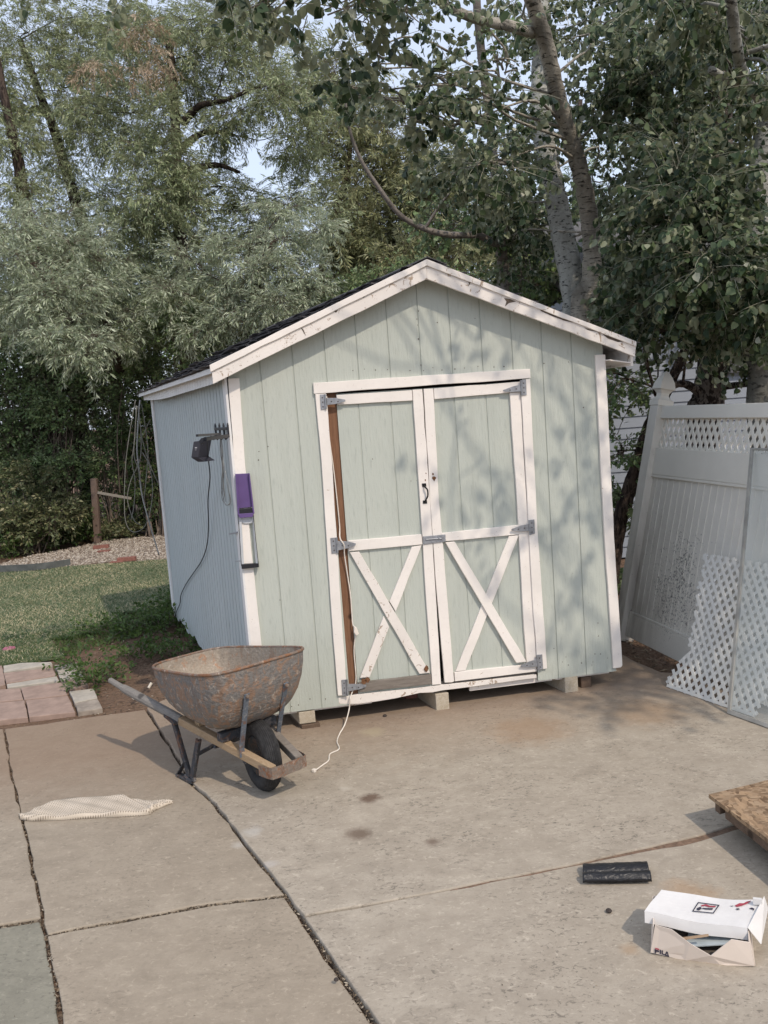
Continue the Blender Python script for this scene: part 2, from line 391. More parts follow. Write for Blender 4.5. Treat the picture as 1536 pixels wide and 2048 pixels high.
def m_bark(name, a, b, c3, sx=14, sz=40, th=.6):
    n = NT(name); c = n.pos()
    v = n.noise(n.mp(c, (sx, sx, sz)), 1, 5, .65, .3); f = n.noise(c, 40, 5); g = n.noise(n.mp(c, (3, 3, 1.2)), 1, 3)
    col = n.mix(n.step(f, .3, .7), a, b); col = n.mix(n.step(v, th, th+.05), col, c3)
    col = n.mix(n.math('MULTIPLY', n.step(g, .52, .66), .7), col, tuple(x*.35 for x in a))
    return n.out(col, .85, n.bump(n.math('ADD', v, f), .6, .015), 0, .2)
BK_WHITE = m_bark('poplar_bark', (.33, .33, .295), (.44, .435, .395), (.06, .06, .055), 14, 40, .56)
BK_TAN = m_bark('poplar_young_bark', (.30, .27, .22), (.42, .385, .32), (.06, .055, .045), 10, 60, .55)
BK_DARK = m_bark('dark_bark', (.06, .042, .032), (.10, .075, .06), (.025, .018, .015), 30, 8, .5)
BK_OLD = m_bark('furrowed_bark', (.14, .115, .095), (.21, .18, .155), (.03, .022, .018), 26, 14, .48)
BK_PALE = m_plain('pale_twig', (.34, .34, .26), .8, 0, .25, 8)
BK_TWIG = m_plain('twig_bark', (.16, .125, .10), .85, 0, .3, 8)
# ------------------------------------------------------------------ the shed
SHD = 3.45
shed = thing('shed', FW(1.22, 0), 'pale green wooden garden shed with white trimmed double doors and black shingle roof', 'shed')
UL = 0.015; UR = FUZ(1232, 1200)[0] - .02
g0 = FUZ(835, 627)[0]; gs = [g0 + .2032*k for k in range(-7, 8)]
gs = [g for g in gs if UL+.05 < g < UR-.03]
OV = .10                                   # roof overhang past the front
uA, zA = FUZ(853.7, 517, OV); uLt, zLt = FUZ(420, 733, OV); uRt, zRt = FUZ(1271, 686, OV)
def roofz(u):                               # top of the roof over u
    return zA + (u-uA)*((zLt-zA)/(uLt-uA) if u < uA else (zRt-zA)/(uRt-uA))
zb0, zb1 = FUZ(560, 1427)[1], FUZ(1225, 1343)[1]
def wallbot(u): return zb0 + (zb1-zb0)*(u-.1)/(2.3)
DU0, DZT = FUZ(652, 800)[0], FUZ(640, 778)[1]; DU1 = FUZ(1057, 1000)[0]
def siding(mb, u0, u1, zb, zt, grooves, place, brk=(), gw=.0045, gd=.006, m=0):
    """a skin of grooved sheet: place(u, z, depth) -> point"""
    cols = [(u0, 0)]
    for g in sorted(grooves):
        if u0+.01 < g < u1-.01: cols += [(g-gw, 0), (g-gw*.6, -gd), (g+gw*.6, -gd), (g+gw, 0)]
    cols += [(b, 0) for b in brk if u0 < b < u1] + [(u1, 0)]
    cols.sort(key=lambda c: c[0])
    for (a, da), (b, db) in zip(cols, cols[1:]):
        mb.add([place(a, zb(a), da), place(b, zb(b), db), place(b, zt(b), db), place(a, zt(a), da)], [(0, 1, 2, 3)], m)
fw = MB()
top = lambda u: roofz(u) - .035
siding(fw, UL, DU0, wallbot, top, gs, lambda u, z, d: FW(u, z, d))
siding(fw, DU0, DU1, lambda u: DZT, top, gs, lambda u, z, d: FW(u, z, d), brk=[uA])
siding(fw, DU1, UR, wallbot, top, gs, lambda u, z, d: FW(u, z, d))
# thickness seen along the bottom
for a, b in ((UL, DU0), (DU1, UR)):
    fw.prism([FW(a, wallbot(a), -.007), FW(b, wallbot(b), -.007), FW(b, wallbot(b)+.03, -.007), FW(a, wallbot(a)+.03, -.007)], -FN*.012)
# gable patch and nail heads
def nail(x, y, r=.0035):
    c = FP(x, y, .0015); fw.lathe([(0, .001), (r, .0), (r, -.002)], c, FN, 8, m=1)
for x, y in ((745, 918), (822, 962), (874.6, 645), (950, 637), (842, 730), (706, 741), (729, 738), (751, 740), (775, 739), (820, 741), (847, 741), (866, 735), (884, 740), (910, 738), (929, 736), (956, 733), (988, 734), (1008, 733), (837, 622), (834, 638), (837, 678), (835, 650), (1167, 815), (1108, 1297), (1132, 1314), (1125, 1324), (1137, 1330), (1163, 1326), (1184, 1330), (1190, 1308), (1201, 1308), (1196, 1246), (1197, 1272), (1186, 1324), (1215, 1316), (560, 1200), (620, 1398), (651, 1398), (583, 1413), (597, 1410), (536, 893), (518, 903), (517, 920), (1088, 727), (1137, 724)):
    nail(x, y, random.uniform(.0025, .0045))
fw.build('front_wall', [GREEN, m_plain('rusty_nails', (.09, .06, .045), .8)], shed)
sw = MB()
gl = [.03 + .1016*k for k in range(0, 36)]
zt_side = roofz(0.0) - .035
def sbot(v): return (zb0 - .0*v) + (.02*math.sin(v*9) + .015*math.sin(v*23) if v > 1.9 else 0)
siding(sw, .0, SHD, sbot, lambda v: zt_side, gl, lambda v, z, d: LW(v, z, d), gw=.012, gd=.014)
sw.build('side_wall', SIDING_SHADED, shed)
ow = MB()                                   # the two walls one cannot see from the patio, floor and joists
B0 = SP + DD*SHD
ow.add([B0+FD*UL+Vector((0, 0, zb0)), B0+FD*UR+Vector((0, 0, zb0)), B0+FD*UR+Vector((0, 0, roofz(UR)-.035)), B0+FD*uA+Vector((0, 0, zA-.035)), B0+FD*UL+Vector((0, 0, roofz(UL)-.035))], [(0, 1, 2, 3, 4)])
siding(ow, 0, SHD, lambda v: zb1, lambda v: roofz(UR)-.035, gl[::2], lambda v, z, d: SP + FD*(UR+d) + DD*v + Vector((0, 0, z)))
ow.build('back_wall', SIDING_SHADED, shed)
fl = MB(); fl.prism([FW(UL+.02, zb0+.03, -.03), FW(UR-.02, zb0+.03, -.03), FW(UR-.02, zb0+.03, -.03)+DD*(SHD-.06), FW(UL+.02, zb0+.03, -.03)+DD*(SHD-.06)], (0, 0, .03))
fl.build('floor', GREYWOOD, shed)
# roof: deck, shingles
rf = MB()
RL = SHD + OV + .12
def rp(u, z, v): return SP + FN*OV + FD*u + Vector((0, 0, z)) + DD*v
for (u0, z0) in ((uLt, zLt), (uRt, zRt)):
    nrm = Vector((0, 0, -.03))
    rf.prism([rp(u0, z0-.012, .0), rp(uA, zA-.012, .0), rp(uA, zA-.012, RL), rp(u0, z0-.012, RL)], nrm)
rf.build('roof_deck', WHITE_SHADED, shed)
shg = MB()
for side, (u0, z0) in enumerate(((uLt, zLt), (uRt, zRt))):
    slope = Vector((uA-u0, 0, zA-z0)); Ls = slope.length; sl = (FD*(uA-u0) + Vector((0, 0, zA-z0))).normalized()
    up = sl.cross(DD).normalized()
    if up.z < 0: up = -up
    rows = 12; e = Ls/rows
    for r in range(rows):
        v = -.015 - (.15 if r % 2 else 0)
        while v < RL:
            wdt = .30; a = max(v, -.02); b = min(v+wdt-.008, RL+.01); v += wdt
            if b-a < .02: continue
            lift = abs(random.gauss(0, .010)) + (.008 if side == 0 else .002); l2 = lift*random.uniform(.5, 1.3)
            q = rp(u0, z0-.012, 0); s0 = r*e - .015; s1 = s0 + e*1.25 if r < rows-1 else Ls
            P = lambda s, vv, h: q + sl*s + DD*vv + up*h
            curl = random.uniform(-.004, .012)
            vs = [P(s0, a, .006+lift), P(s0, (a+b)/2, .006+lift+curl), P(s0, b, .006+l2), P(s0+.05, a, .008), P(s0+.05, (a+b)/2, .010), P(s0+.05, b, .008), P(s1, a, .002), P(s1, (a+b)/2, .002), P(s1, b, .002)]
            vs += [x - up*.005 for x in vs]
            F = [(0, 1, 4, 3), (1, 2, 5, 4), (3, 4, 7, 6), (4, 5, 8, 7)]
            F += [tuple(reversed([i+9 for i in f])) for f in F] + [(0, 9, 10, 1), (1, 10, 11, 2), (0, 3, 12, 9), (3, 6, 15, 12), (2, 11, 14, 5), (5, 14, 17, 8)]
            shg.add(vs, F)
# ridge cap
for k in range(13):
    v = k*RL/13
    for sg in (-1, 1):
        du = .12*sg; q0 = rp(uA, zA+.012, v-.01); q1 = rp(uA, zA+.012, v+RL/13)
        dz = -.12*abs((zLt-zA)/(uLt-uA))
        shg.prism([q0, q1, q1+FD*du+Vector((0, 0, dz)), q0+FD*du+Vector((0, 0, dz))], (0, 0, -.006))
shg.build('shingles', SHINGLE, shed)
def board(name, px, mats, parent=None, off=0.0, th=.018, bevel=.0025, wear=.0012, label=None):
    pts = [FP(x, y, off+th) for x, y in px]
    mb = MB(); mb.prism(worn(pts, .11, wear), -FN*th)
    o = mb.build(name, mats, parent or shed, bevel=bevel)
    if label: o['label'] = label
    return o
# rake boards and their top strips
board('rake_board', [(423, 737), (853.7, 524), (853.7, 558), (426, 768)], WHITE2, off=OV, th=.02)
board('rake_board', [(853.9, 524), (1272, 689), (1270, 713.5), (853.9, 558)], WHITE2, off=OV, th=.02, wear=.002)
board('rake_strip', [(419, 730), (853.7, 518), (853.7, 531), (421, 744)], WHITE, off=OV+.02, th=.012)
board('rake_strip', [(853.9, 518), (1273, 683), (1273, 693), (853.9, 531)], WHITE2, off=OV+.02, th=.012)
CRK = m_plain('open_crack', (.10, .075, .055), .9, 0, .4, 60)
for px in ([(1078, 612), (1086, 618), (1110, 626), (1142, 640), (1146, 645), (1128, 641), (1100, 630), (1082, 622)], [(1008, 596), (1020, 598), (1032, 603), (1018, 606), (1010, 613), (1013, 603)], [(1205, 668), (1222, 672), (1246, 683), (1236, 684), (1216, 677)], [(935, 560), (942, 564), (936, 574), (938, 566)], [(1168, 655), (1196, 664), (1176, 660)]):
    board('crack', px, CRK, off=OV+.021, th=.0006, bevel=0, wear=0)
for px in ([(601, 654), (607, 659), (612, 672), (606, 663)], [(664, 620), (676, 621), (672, 625)], [(724, 585), (730, 593), (726, 596)]):
    board('crack', px, CRK, off=OV+.021, th=.0006, bevel=0, wear=0)
# eaves: fascia of grooved board along the side, bare strip above it
fa = MB()
fz0, fz1 = FUZ(424, 741, OV)[1], FUZ(426, 769, OV)[1]
ueave = FUZ(424, 741, OV)[0] + .012
fpl = lambda v, z, d: SP + FD*(ueave-d) + DD*(v-OV+.03) + Vector((0, 0, z))
siding(fa, 0, RL-.06, lambda v: fz1+.012-.012*math.sin(v*1.1) + .012*(v/RL)*math.sin(v*2), lambda v: fz0+.01, [.05+.1016*k for k in range(36)], fpl, gw=.008, gd=.010)
fa.build('fascia', WHITE_SHADED, shed)
fs = MB(); fs.prism([fpl(-.02, fz0-.002, .004), fpl(RL-.03, fz0-.002, .004), fpl(RL-.03, fz0+.035, .012), fpl(-.02, fz0+.035, .012)], FD*.02)
fs.build('fascia_strip', m_wood('bare_trim', (.30, .25, .21), (.42, .36, .31), (3, 3, 3)), shed)
fr = MB(); fz2 = zRt-.16
fr.prism([SP+FD*(uRt-.02)+DD*(v-OV+.03)+Vector((0, 0, z)) for v, z in ((0, fz2+.015), (RL-.06, fz2+.015), (RL-.06, zRt-.03), (0, zRt-.03))], -FD*.018)
fr.prism([SP+FD*(UR+.0)+DD*(v-OV+.03)+Vector((0, 0, fz2+.06)) for v in (0, RL-.06)]+[SP+FD*(uRt-.03)+DD*(v-OV+.03)+Vector((0, 0, fz2+.03)) for v in (RL-.06, 0)], (0, 0, .008))
fr.build('fascia', WHITE2, shed)
# corner boards
board('corner_board', [(456, 757), (478.5, 756), (500, 1070), (524, 1299), (536, 1427), (513, 1431), (502, 1299), (480, 1070)], WHITE, th=.02)
cb = MB(); cb.prism([LW(v, z, .016) for v, z in ((-.02, zb0), (.055, zb0), (.055, zt_side), (-.02, zt_side))], -LN*.016)
cb.build('corner_board', WHITE_SHADED, shed, bevel=.002)
cb = MB(); cb.prism([LW(v, z, .016) for v, z in ((SHD-.11, zb0+.05), (SHD, zb0+.05), (SHD, zt_side), (SHD-.11, zt_side))], -LN*.016)
cb.build('corner_board', WHITE_SHADED, shed, bevel=.002)
board('corner_board', [(1190.6, 709.5), (1210.8, 709), (1228, 1070), (1245, 1331), (1242, 1335), (1227, 1337), (1209, 1070)], WHITE, th=.02)
# door frame
board('door_header', [(626.4, 765.7), (1060.4, 737.6), (1061.4, 756.2), (627.8, 787.7)], WHITE, th=.022)
board('door_jamb', [(630.5, 788), (652.5, 787), (664, 923), (681, 1200), (694.5, 1391), (676, 1391.5), (661, 1200), (643, 923)], WHITE, th=.02)
board('door_jamb', [(1041.6, 760), (1060.4, 758), (1075, 1058), (1084.8, 1194), (1094.5, 1337), (1076, 1340), (1065, 1194), (1057.5, 1058)], WHITE, th=.02)
board('sill_board', [(677, 1395), (716, 1389), (883, 1370), (1073, 1349), (1073.5, 1356), (1000, 1366), (910, 1378), (885, 1381), (865, 1385), (840, 1386), (790, 1397), (716, 1408), (678, 1408)], WHITE2, off=-.02, th=.022, wear=.002, label='ragged white sill board under the doors')
st_ = MB(); pts = [FP(x, y, -.022) for x, y in ((650, 786), (676, 786), (695, 1090), (706, 1200), (722, 1392), (694, 1402), (676, 1090))]
st_.prism(pts, -FN*.04); st_.build('door_stud', STUD, shed)
dk = MB(); dk.prism([FP(x, y, -.10) for x, y in ((640, 780), (1062, 750), (1095, 1345), (690, 1395))], -FN*.01); dk.build('door_gap_shade', DARK, shed)  # near-black sheet: the shade inside the door gap, put into colour
# ---- doors
def door(panelpx, grooves_px, handle):
    lab = 'left door hanging open a crack beside a brown stud' if handle else 'right door with the strap hasp'
    u = [FUZ(x, y, -.012) for x, y in panelpx]
    mb = MB(); (u0, z0), (u1, z1), (u2, z2), (u3, z3) = u     # tl, tr, br, bl
    n = 14; gU = [FUZ(x, y, -.012)[0] for x, y in grooves_px]
    # sheared sheet: parameter s across, grooves follow the lean of the door
    W_ = u1-u0
    cols = [(0, 0)]
    for g in gU:
        s = (g-u0)/W_; cols += [(s-.008, 0), (s-.004, -.005), (s+.004, -.005), (s+.008, 0)]
    cols.append((1, 0))
    def pt(s, t, d): 
        uu = (u0*(1-s)+u1*s)*(1-t) + (u3*(1-s)+u2*s)*t; zz = (z0*(1-s)+z1*s)*(1-t) + (z3*(1-s)+z2*s)*t
        return FW(uu, zz, -.012+d)
    for (a, da), (b, db) in zip(cols, cols[1:]):
        mb.add([pt(a, 1, da), pt(b, 1, db), pt(b, 0, db), pt(a, 0, da)], [(0, 1, 2, 3)])
    mb.prism([pt(0, 0, -.012), pt(1, 0, -.012), pt(1, 1, -.012), pt(0, 1, -.012)], -FN*.006)
    o = mb.build('door', GREEN, shed); o['label'] = lab
    return o
dL = door([(672, 788), (845, 777), (882, 1369), (717, 1392)], [(717, 811), (781, 801)], True)
dR = door([(847, 777), (1041, 763), (1073, 1343), (889, 1365)], [(908, 798), (971, 790)], False)
T = dict(off=-.012, th=.02)
board('stile', [(825, 779.6), (844.6, 778.2), (860, 1000), (871, 1180), (882.4, 1368.7), (864.5, 1370), (851, 1180), (840, 1000)], WHITE, dL, **T)
board('rail', [(672.8, 790.4), (824, 780.3), (825.3, 801), (675, 809.7)], WHITE, dL, **T)
board('rail', [(696, 1081.5), (843, 1068.7), (845.4, 1089), (697, 1102.5)], WHITE, dL, **T)
board('brace', [(699.6, 1105), (718.6, 1103.5), (790, 1225), (860.3, 1345.7), (839, 1348), (772, 1232)], WHITE2, dL, **T)
board('brace', [(823.5, 1094), (843.5, 1090.7), (791.5, 1223.5), (779.3, 1203)], WHITE, dL, **T)
board('brace', [(767.5, 1232), (778.5, 1254), (739.4, 1354.6), (720, 1356)], WHITE2, dL, **T)
board('rail', [(717.5, 1366), (862.5, 1349), (863.5, 1368.5), (718.5, 1385)], GREYWOOD, dL, off=-.012, th=.024, label='bare weathered grey bottom rail')
board('stile', [(847.3, 778), (866.6, 776.9), (878, 1000), (893.5, 1180), (908.5, 1363), (904, 1365), (889.5, 1365.5), (873, 1180), (860, 1000)], WHITE, dR, **T)
board('rail', [(867.4, 776.9), (1040.5, 763.3), (1040.7, 783), (869, 798.5)], WHITE, dR, **T)
board('stile', [(1019.8, 785.5), (1040.7, 784), (1056.5, 1058), (1064, 1194), (1073, 1325), (1053.8, 1327), (1044.5, 1194), (1037.5, 1058)], WHITE, dR, **T)
board('rail', [(880, 1067), (1037, 1050), (1038.7, 1069), (889, 1082.5)], WHITE, dR, **T)
board('brace', [(1018.3, 1072), (1038.2, 1070), (931, 1341), (911.2, 1343)], WHITE, dR, off=-.012, th=.014)
board('brace', [(891.3, 1085.4), (909.9, 1083.6), (1053, 1323.6), (1033, 1326)], WHITE, dR, off=-.012, th=.03)
board('rail', [(909, 1345), (1073, 1327), (1073.7, 1343), (910, 1363)], WHITE, dR, **T)
ROT = m_plain('rotten_wood', (.16, .075, .035), .9, 0, .5, 80, .6)
for x, y, r, door_ in ((868, 956, .016, 1), (866, 948, .007, 1), (852, 947, .005, 0), (853, 1338, .02, 0), (727, 1362, .022, 0), (735, 1360, .02, 0), (851, 960, .006, 0)):
    c = FP(x, y, .0095 if y < 1330 else .014); pts = [c + (FD*math.cos(t)*r*random.uniform(.5, 1) + Vector((0, 0, 1))*math.sin(t)*r*random.uniform(.6, 1.4)) for t in np.linspace(0, 6.28, 9)[:-1]]
    chip = MB(); chip.prism(pts, -FN*.003); chip.build('rot_patch', ROT, dR if door_ else dL)
# strap hinges
SCREW = m_plain('screw_steel', (.12, .11, .11), .5, .5)
def hinge(px_leaf, px_strap, parent, off):
    mb = MB(); mb.prism([FP(x, y, off+.006) for x, y in px_leaf], -FN*.004)
    mb.prism([FP(x, y, off+.008) for x, y in px_strap], -FN*.004)
    a = px_leaf[1]; b = px_leaf[2]
    if px_strap[0][0] < a[0]: a, b = px_leaf[0], px_leaf[3]
    mb.tube([FP(a[0], a[1], off+.008), FP(b[0], b[1], off+.008)], .0065, 8)
    for k in (.2, .5, .8):
        p = (px_leaf[0][0]+(px_leaf[3][0]-px_leaf[0][0])*k + (px_leaf[1][0]-px_leaf[0][0])*.45, px_leaf[0][1]+(px_leaf[3][1]-px_leaf[0][1])*k)
        mb.lathe([(0, .003), (.004, .002), (.005, 0)], FP(p[0], p[1], off+.006), FN, 8, m=1)
    for k in (.25, .6):
        q0 = [(px_strap[0][i]+px_strap[-1][i])/2 for i in (0, 1)]; q1 = px_strap[len(px_strap)//2]
        p = (q0[0]*(1-k)+q1[0]*k, q0[1]*(1-k)+q1[1]*k); mb.lathe([(0, .003), (.004, .002), (.005, 0)], FP(p[0], p[1], off+.008), FN, 8, m=1)
    mb.build('hinge', [GALV, SCREW], parent, bevel=.0008)
hinge([(640, 789), (650, 788.5), (652, 818), (642, 819.5)], [(653, 796), (672, 796), (690.5, 799), (691, 803), (672, 808), (654, 810)], dL, .02)
hinge([(661, 1076), (673, 1075), (675, 1106), (663.5, 1107)], [(675, 1082), (698, 1083), (712, 1087), (711, 1091), (698, 1096), (676, 1101)], dL, .02)
hinge([(683, 1360), (693.5, 1359), (695, 1391.5), (685, 1392)], [(695, 1368), (718, 1368), (733, 1370.5), (732, 1374), (718, 1379), (696, 1383)], dL, .02)
hinge([(1042, 760), (1052, 759), (1053.5, 790), (1044, 791)], [(1041, 769), (1025, 773), (1006.5, 780), (1006, 783), (1022, 784), (1042, 783)], dR, .02)
hinge([(1058.5, 1040), (1069, 1039), (1070, 1067), (1060, 1070)], [(1057.5, 1048), (1042, 1051), (1023.5, 1058), (1023, 1061), (1040, 1063), (1058.5, 1062)], dR, .02)
hinge([(1074, 1310), (1084.5, 1309), (1086.5, 1338), (1077, 1340)], [(1073, 1319), (1059, 1323), (1041.5, 1331), (1041, 1334), (1058, 1335), (1075, 1333)], dR, .02)
# hasp across the middle
hs = MB(); hs.prism([FP(x, y, .016) for x, y in ((845.5, 1073), (891, 1069), (891.5, 1083), (846.5, 1089))], -FN*.005)
hs.tube([FP(852, 1079, .02), FP(884, 1076.5, .02)], .004, 6); hs.tube([FP(876, 1073, .016), FP(878, 1077, .028), FP(884, 1078, .028), FP(884, 1073, .016)], .003, 6)
hs.build('hasp', GALV, dR, bevel=.001)
# pull handle
hd = MB(); hp = [(849, 970), (850, 974), (855, 980), (855.5, 992), (852, 999), (849.5, 1004)]
offs = [.010, .026, .034, .034, .026, .010]
hd.tube(cr([list(FP(x, y, o)) for (x, y), o in zip(hp, offs)], 5), .0055, 8)
for px in (((844, 967), (852, 966.5), (853, 973), (845, 974)), ((846, 1001), (854, 1000.5), (854.5, 1007), (846, 1007.5))):
    hd.prism([FP(x, y, .013) for x, y in px], -FN*.005)
hd.build('handle', BLACKM, dL, smooth=False, bevel=.001)
# skids under the shed
for uu, wpx in ((FUZ(615, 1440)[0], .105), (FUZ(885, 1400)[0], .09), (FUZ(1143, 1365)[0], .095)):
    mb = MB(); zb_ = .045 if uu < .6 else .004; base = FW(uu, 0, .0)
    mb.prism([base+FD*(-wpx/2)+Vector((0, 0, zb_)), base+FD*(wpx/2)+Vector((0, 0, zb_)), base+FD*(wpx/2)+Vector((0, 0, zb0-.01)), base+FD*(-wpx/2)+Vector((0, 0, zb0-.01))], DD*SHD)
    mb.build('skid', BLOCKW, shed, bevel=.004)
lip = MB(); lip.prism([FW(1.42, wallbot(1.42)-.02, -.03), FW(UR-.04, wallbot(UR)-.018, -.03), FW(UR-.04, wallbot(UR)+.02, -.03), FW(1.42, wallbot(1.42)+.02, -.03)], -FN*.02)
lip.build('rim_joist', WHITE2, shed); lip = MB(); lip.prism([FW(.05, zb0-.02, -.03), FW(.75, wallbot(.75)-.018, -.03), FW(.75, wallbot(.75)+.02, -.03), FW(.05, zb0+.02, -.03)], -FN*.02)
lip.build('rim_joist', WHITE2, shed)
# loose blocks
def block(px, z, dims, mat_, label):
    c = G(px[0], px[1], z/2); mb = MB(); mb.box(Vector((c.x, c.y, dims[2]/2)), FD*dims[0], -FN*dims[1], (0, 0, dims[2]))
    return tag(mb.build('wood_block', mat_, None, base=(c.x, c.y, 0), bevel=.004), label, 'wood block')
p = FW(FUZ(622, 1460)[0]+.0, 0, .0); mb = MB(); mb.box(p+Vector((0, 0, .02))+DD*.14, FD*.12, DD*.30, (0, 0, .04)); tag(mb.build('wood_block', BLOCKD, None, base=p, bevel=.004), 'dark wooden block under the left front skid of the shed', 'wood block')
p = FW(FUZ(1178, 1355)[0], 0, -.05); mb = MB(); mb.box(p+Vector((0, 0, .045))+DD*.05, FD*.075, DD*.10, (0, 0, .09)); tag(mb.build('wood_block', BLOCKD, None, base=p, bevel=.004), 'short brown block beside the right white skid of the shed', 'wood block')
p = FW(FUZ(840, 1412)[0], 0, -.35); mb = MB(); mb.box(p+Vector((0, 0, .03)), FD*.09, DD*.1, (0, 0, .05)); tag(mb.build('brick', BRICK, None, base=p, bevel=.003), 'red brick in the dark gap under the shed doors', 'brick')

# ------------------------------------------------------------------ things fixed to the shed
# hook rack with a bundle of wires
rk = thing('hook_rack', LP(443, 860, .01), 'black row of hooks screwed to the shed side near the front corner', 'hook rack')
mb = MB()
a, b = LP(430, 857, .03), LP(455, 857, .03)
a = LP(431, 858, .06); b = LP(456, 857, .02)
mb.bar(a, b, .02, .018)
mb.build('rail', BLACKP, rk, bevel=.002)
for k in range(4):
    q = a.lerp(b, k/3); mb = MB()
    mb.tube([q+Vector((0, 0, .035)), q+Vector((0, 0, .02)), q+Vector((0, 0, -.05)), q+LN*.02+Vector((0, 0, -.065)), q+LN*.035+Vector((0, 0, -.04))], [.003, .007, .007, .006, .004], 8)
    mb.build('hook', BLACKP, rk, smooth=True)
wb = thing('wire_bundle', LP(445, 875, .04), 'bundle of thin grey wires hanging from the black hooks', 'wires')
for k in range(9):
    j = lambda s: random.uniform(-s, s); mb = MB()
    pts = [(441+j(2), 866), (443+j(3), 900), (446+j(3), 935), (446+j(3), 965), (446+j(4), 990+j(8)), (448+j(3), 1003+j(6))]
    if k > 5: pts += [(456+j(3), 1010), (461+j(2), 1000), (458+j(3), 975), (450+j(2), 940)]
    mb.tube(cr([list(LP(x, y, .045+j(.01))) for x, y in pts], 5), .0016, 5)
    mb.build('wire', WIREG if k % 3 else CABLE, wb, smooth=True)
# lamp on an arm
lp = thing('security_light', LP(425, 870, .05), 'small black box lamp on a clamp arm sticking out of the shed side', 'lamp')
mb = MB(); mb.bar(LP(455, 872, .03), LP(410, 878, .22), .018, .022); mb.bar(LP(440, 868, .08), LP(394, 871, .30), .014, .014); mb.bar(LP(402, 879, .24), LP(407, 886, .23), .02, .03)
mb.build('arm', BLACKP, lp, bevel=.002)
D0 = 5.42
tl, tr, br, bl = AT(387, 883, D0), AT(402, 881.5, D0), AT(396.5, 915, D0), AT(382, 915.5, D0)
hv = Vector((.05, .085, -.0))
mb = MB(); mb.prism([tl, tr, br, bl], hv); mb.prism([bl.lerp(bl, 0), br, br+hv, bl+hv], Vector((.035, .02, -.03)))
mb.build('lamp_housing', m_plain('lamp_plastic', (.035, .035, .045), .35, 0, .1, 10, .05), lp, bevel=.003)
mb = MB(); c = (tl+tr+br+bl)/4; mb.box(c+Vector((.002, -.004, .01)), (.012, 0, 0), (0, .002, 0), (0, 0, .006)); mb.box(c+Vector((-.001, -.004, -.003)), (.010, 0, 0), (0, .002, 0), (0, 0, .002))
mb.build('mark', m_plain('mark_grey', (.45, .45, .48), .5), lp)
mb = MB(); mb.tube(cr([list(LP(x, y, o)) for x, y, o in ((414, 876, .19), (415, 890, .17), (417, 920, .12), (420, 955, .08), (416, 1000, .05), (417, 1050, .03), (414, 1090, .02), (403, 1122, .015), (384, 1150, .015), (371, 1170, .015), (362, 1190, .015), (360, 1207, .015), (352, 1226, .015), (350, 1236, .02))], 6), .0042, 7)
tag(mb.build('power_cord', BLACKP, None, base=LP(414, 1000, 0), smooth=True), 'long black cord hanging from the lamp down the shed side', 'cord')
# purple holder on the corner board
ph = thing('purple_bracket', FP(488, 1040, .02), 'purple plastic holder with black band and long milky tray on the shed corner', 'holder')
mb = MB(); mb.prism([FP(x, y, .03) for x, y in ((470.5, 948), (499, 946.5), (505, 1014), (476, 1017))], -FN*.008)
mb.prism([FP(x, y, .055) for x, y in ((470.5, 948), (473, 948), (479, 1030), (475.5, 1030))], -FN*.03)
mb.prism([FP(x, y, .055) for x, y in ((497, 946.5), (499.5, 946.5), (509, 1027), (506, 1028))], -FN*.03)
mb.build('backplate', PURPLE, ph, bevel=.0015)
mb = MB(); mb.prism([FP(x, y, .045) for x, y in ((477, 1018), (504.5, 1016), (506, 1027), (478, 1029))], -FN*.02); mb.build('band', BLACKP, ph, bevel=.002)
mb = MB(); mb.prism([FP(x, y, .06) for x, y in ((477, 1028), (506, 1026), (507, 1030), (505, 1034), (480, 1036), (477, 1033))], -FN*.04); mb.build('lip', PURPLE, ph, bevel=.002)
mb = MB()
mb.prism([FP(x, y, .035) for x, y in ((478, 1034), (483, 1036), (488, 1128), (483, 1130))], -FN*.015)
mb.prism([FP(x, y, .035) for x, y in ((504, 1034), (507, 1033), (516, 1128), (512, 1128))], -FN*.015)
mb.prism([FP(x, y, .03) for x, y in ((480, 1034), (506, 1032), (507, 1044), (500, 1047), (489, 1047), (482, 1044))], -FN*.006)
mb.build('tray', CLEARG, ph, bevel=.001)
mb = MB(); mb.prism([FP(x, y, .05) for x, y in ((482.5, 1129), (517.5, 1127), (518, 1134.5), (483.5, 1138))], -FN*.03)
for a_, b_ in (((476, 1030), (483, 1132)), ((506, 1028), (517, 1130)), ((505, 1010), (509, 1056))): mb.tube([FP(*a_, .05), FP(*b_, .05)], .0022, 6)
mb.build('end_bar', BLACKP, ph)
hk = MB(); hk.bar(LP(459, 1068, .05), LP(478, 1064, .01), .012, .01); hk.prism([LP(x, y, .012) for x, y in ((473, 1062), (478, 1061), (478, 1069), (473, 1070))], LN*.004)
tag(hk.build('corner_latch', GALV, None, base=LP(470, 1066, .0), bevel=.001), 'small steel latch sticking out beside the purple holder', 'latch')
hk = MB(); hk.tube([LP(470, 1122, .06), LP(484, 1122, .0)], .003, 6)
tag(hk.build('nail', GALV, None, base=LP(470, 1122, .0)), 'long steel nail poking out low on the shed corner', 'nail')
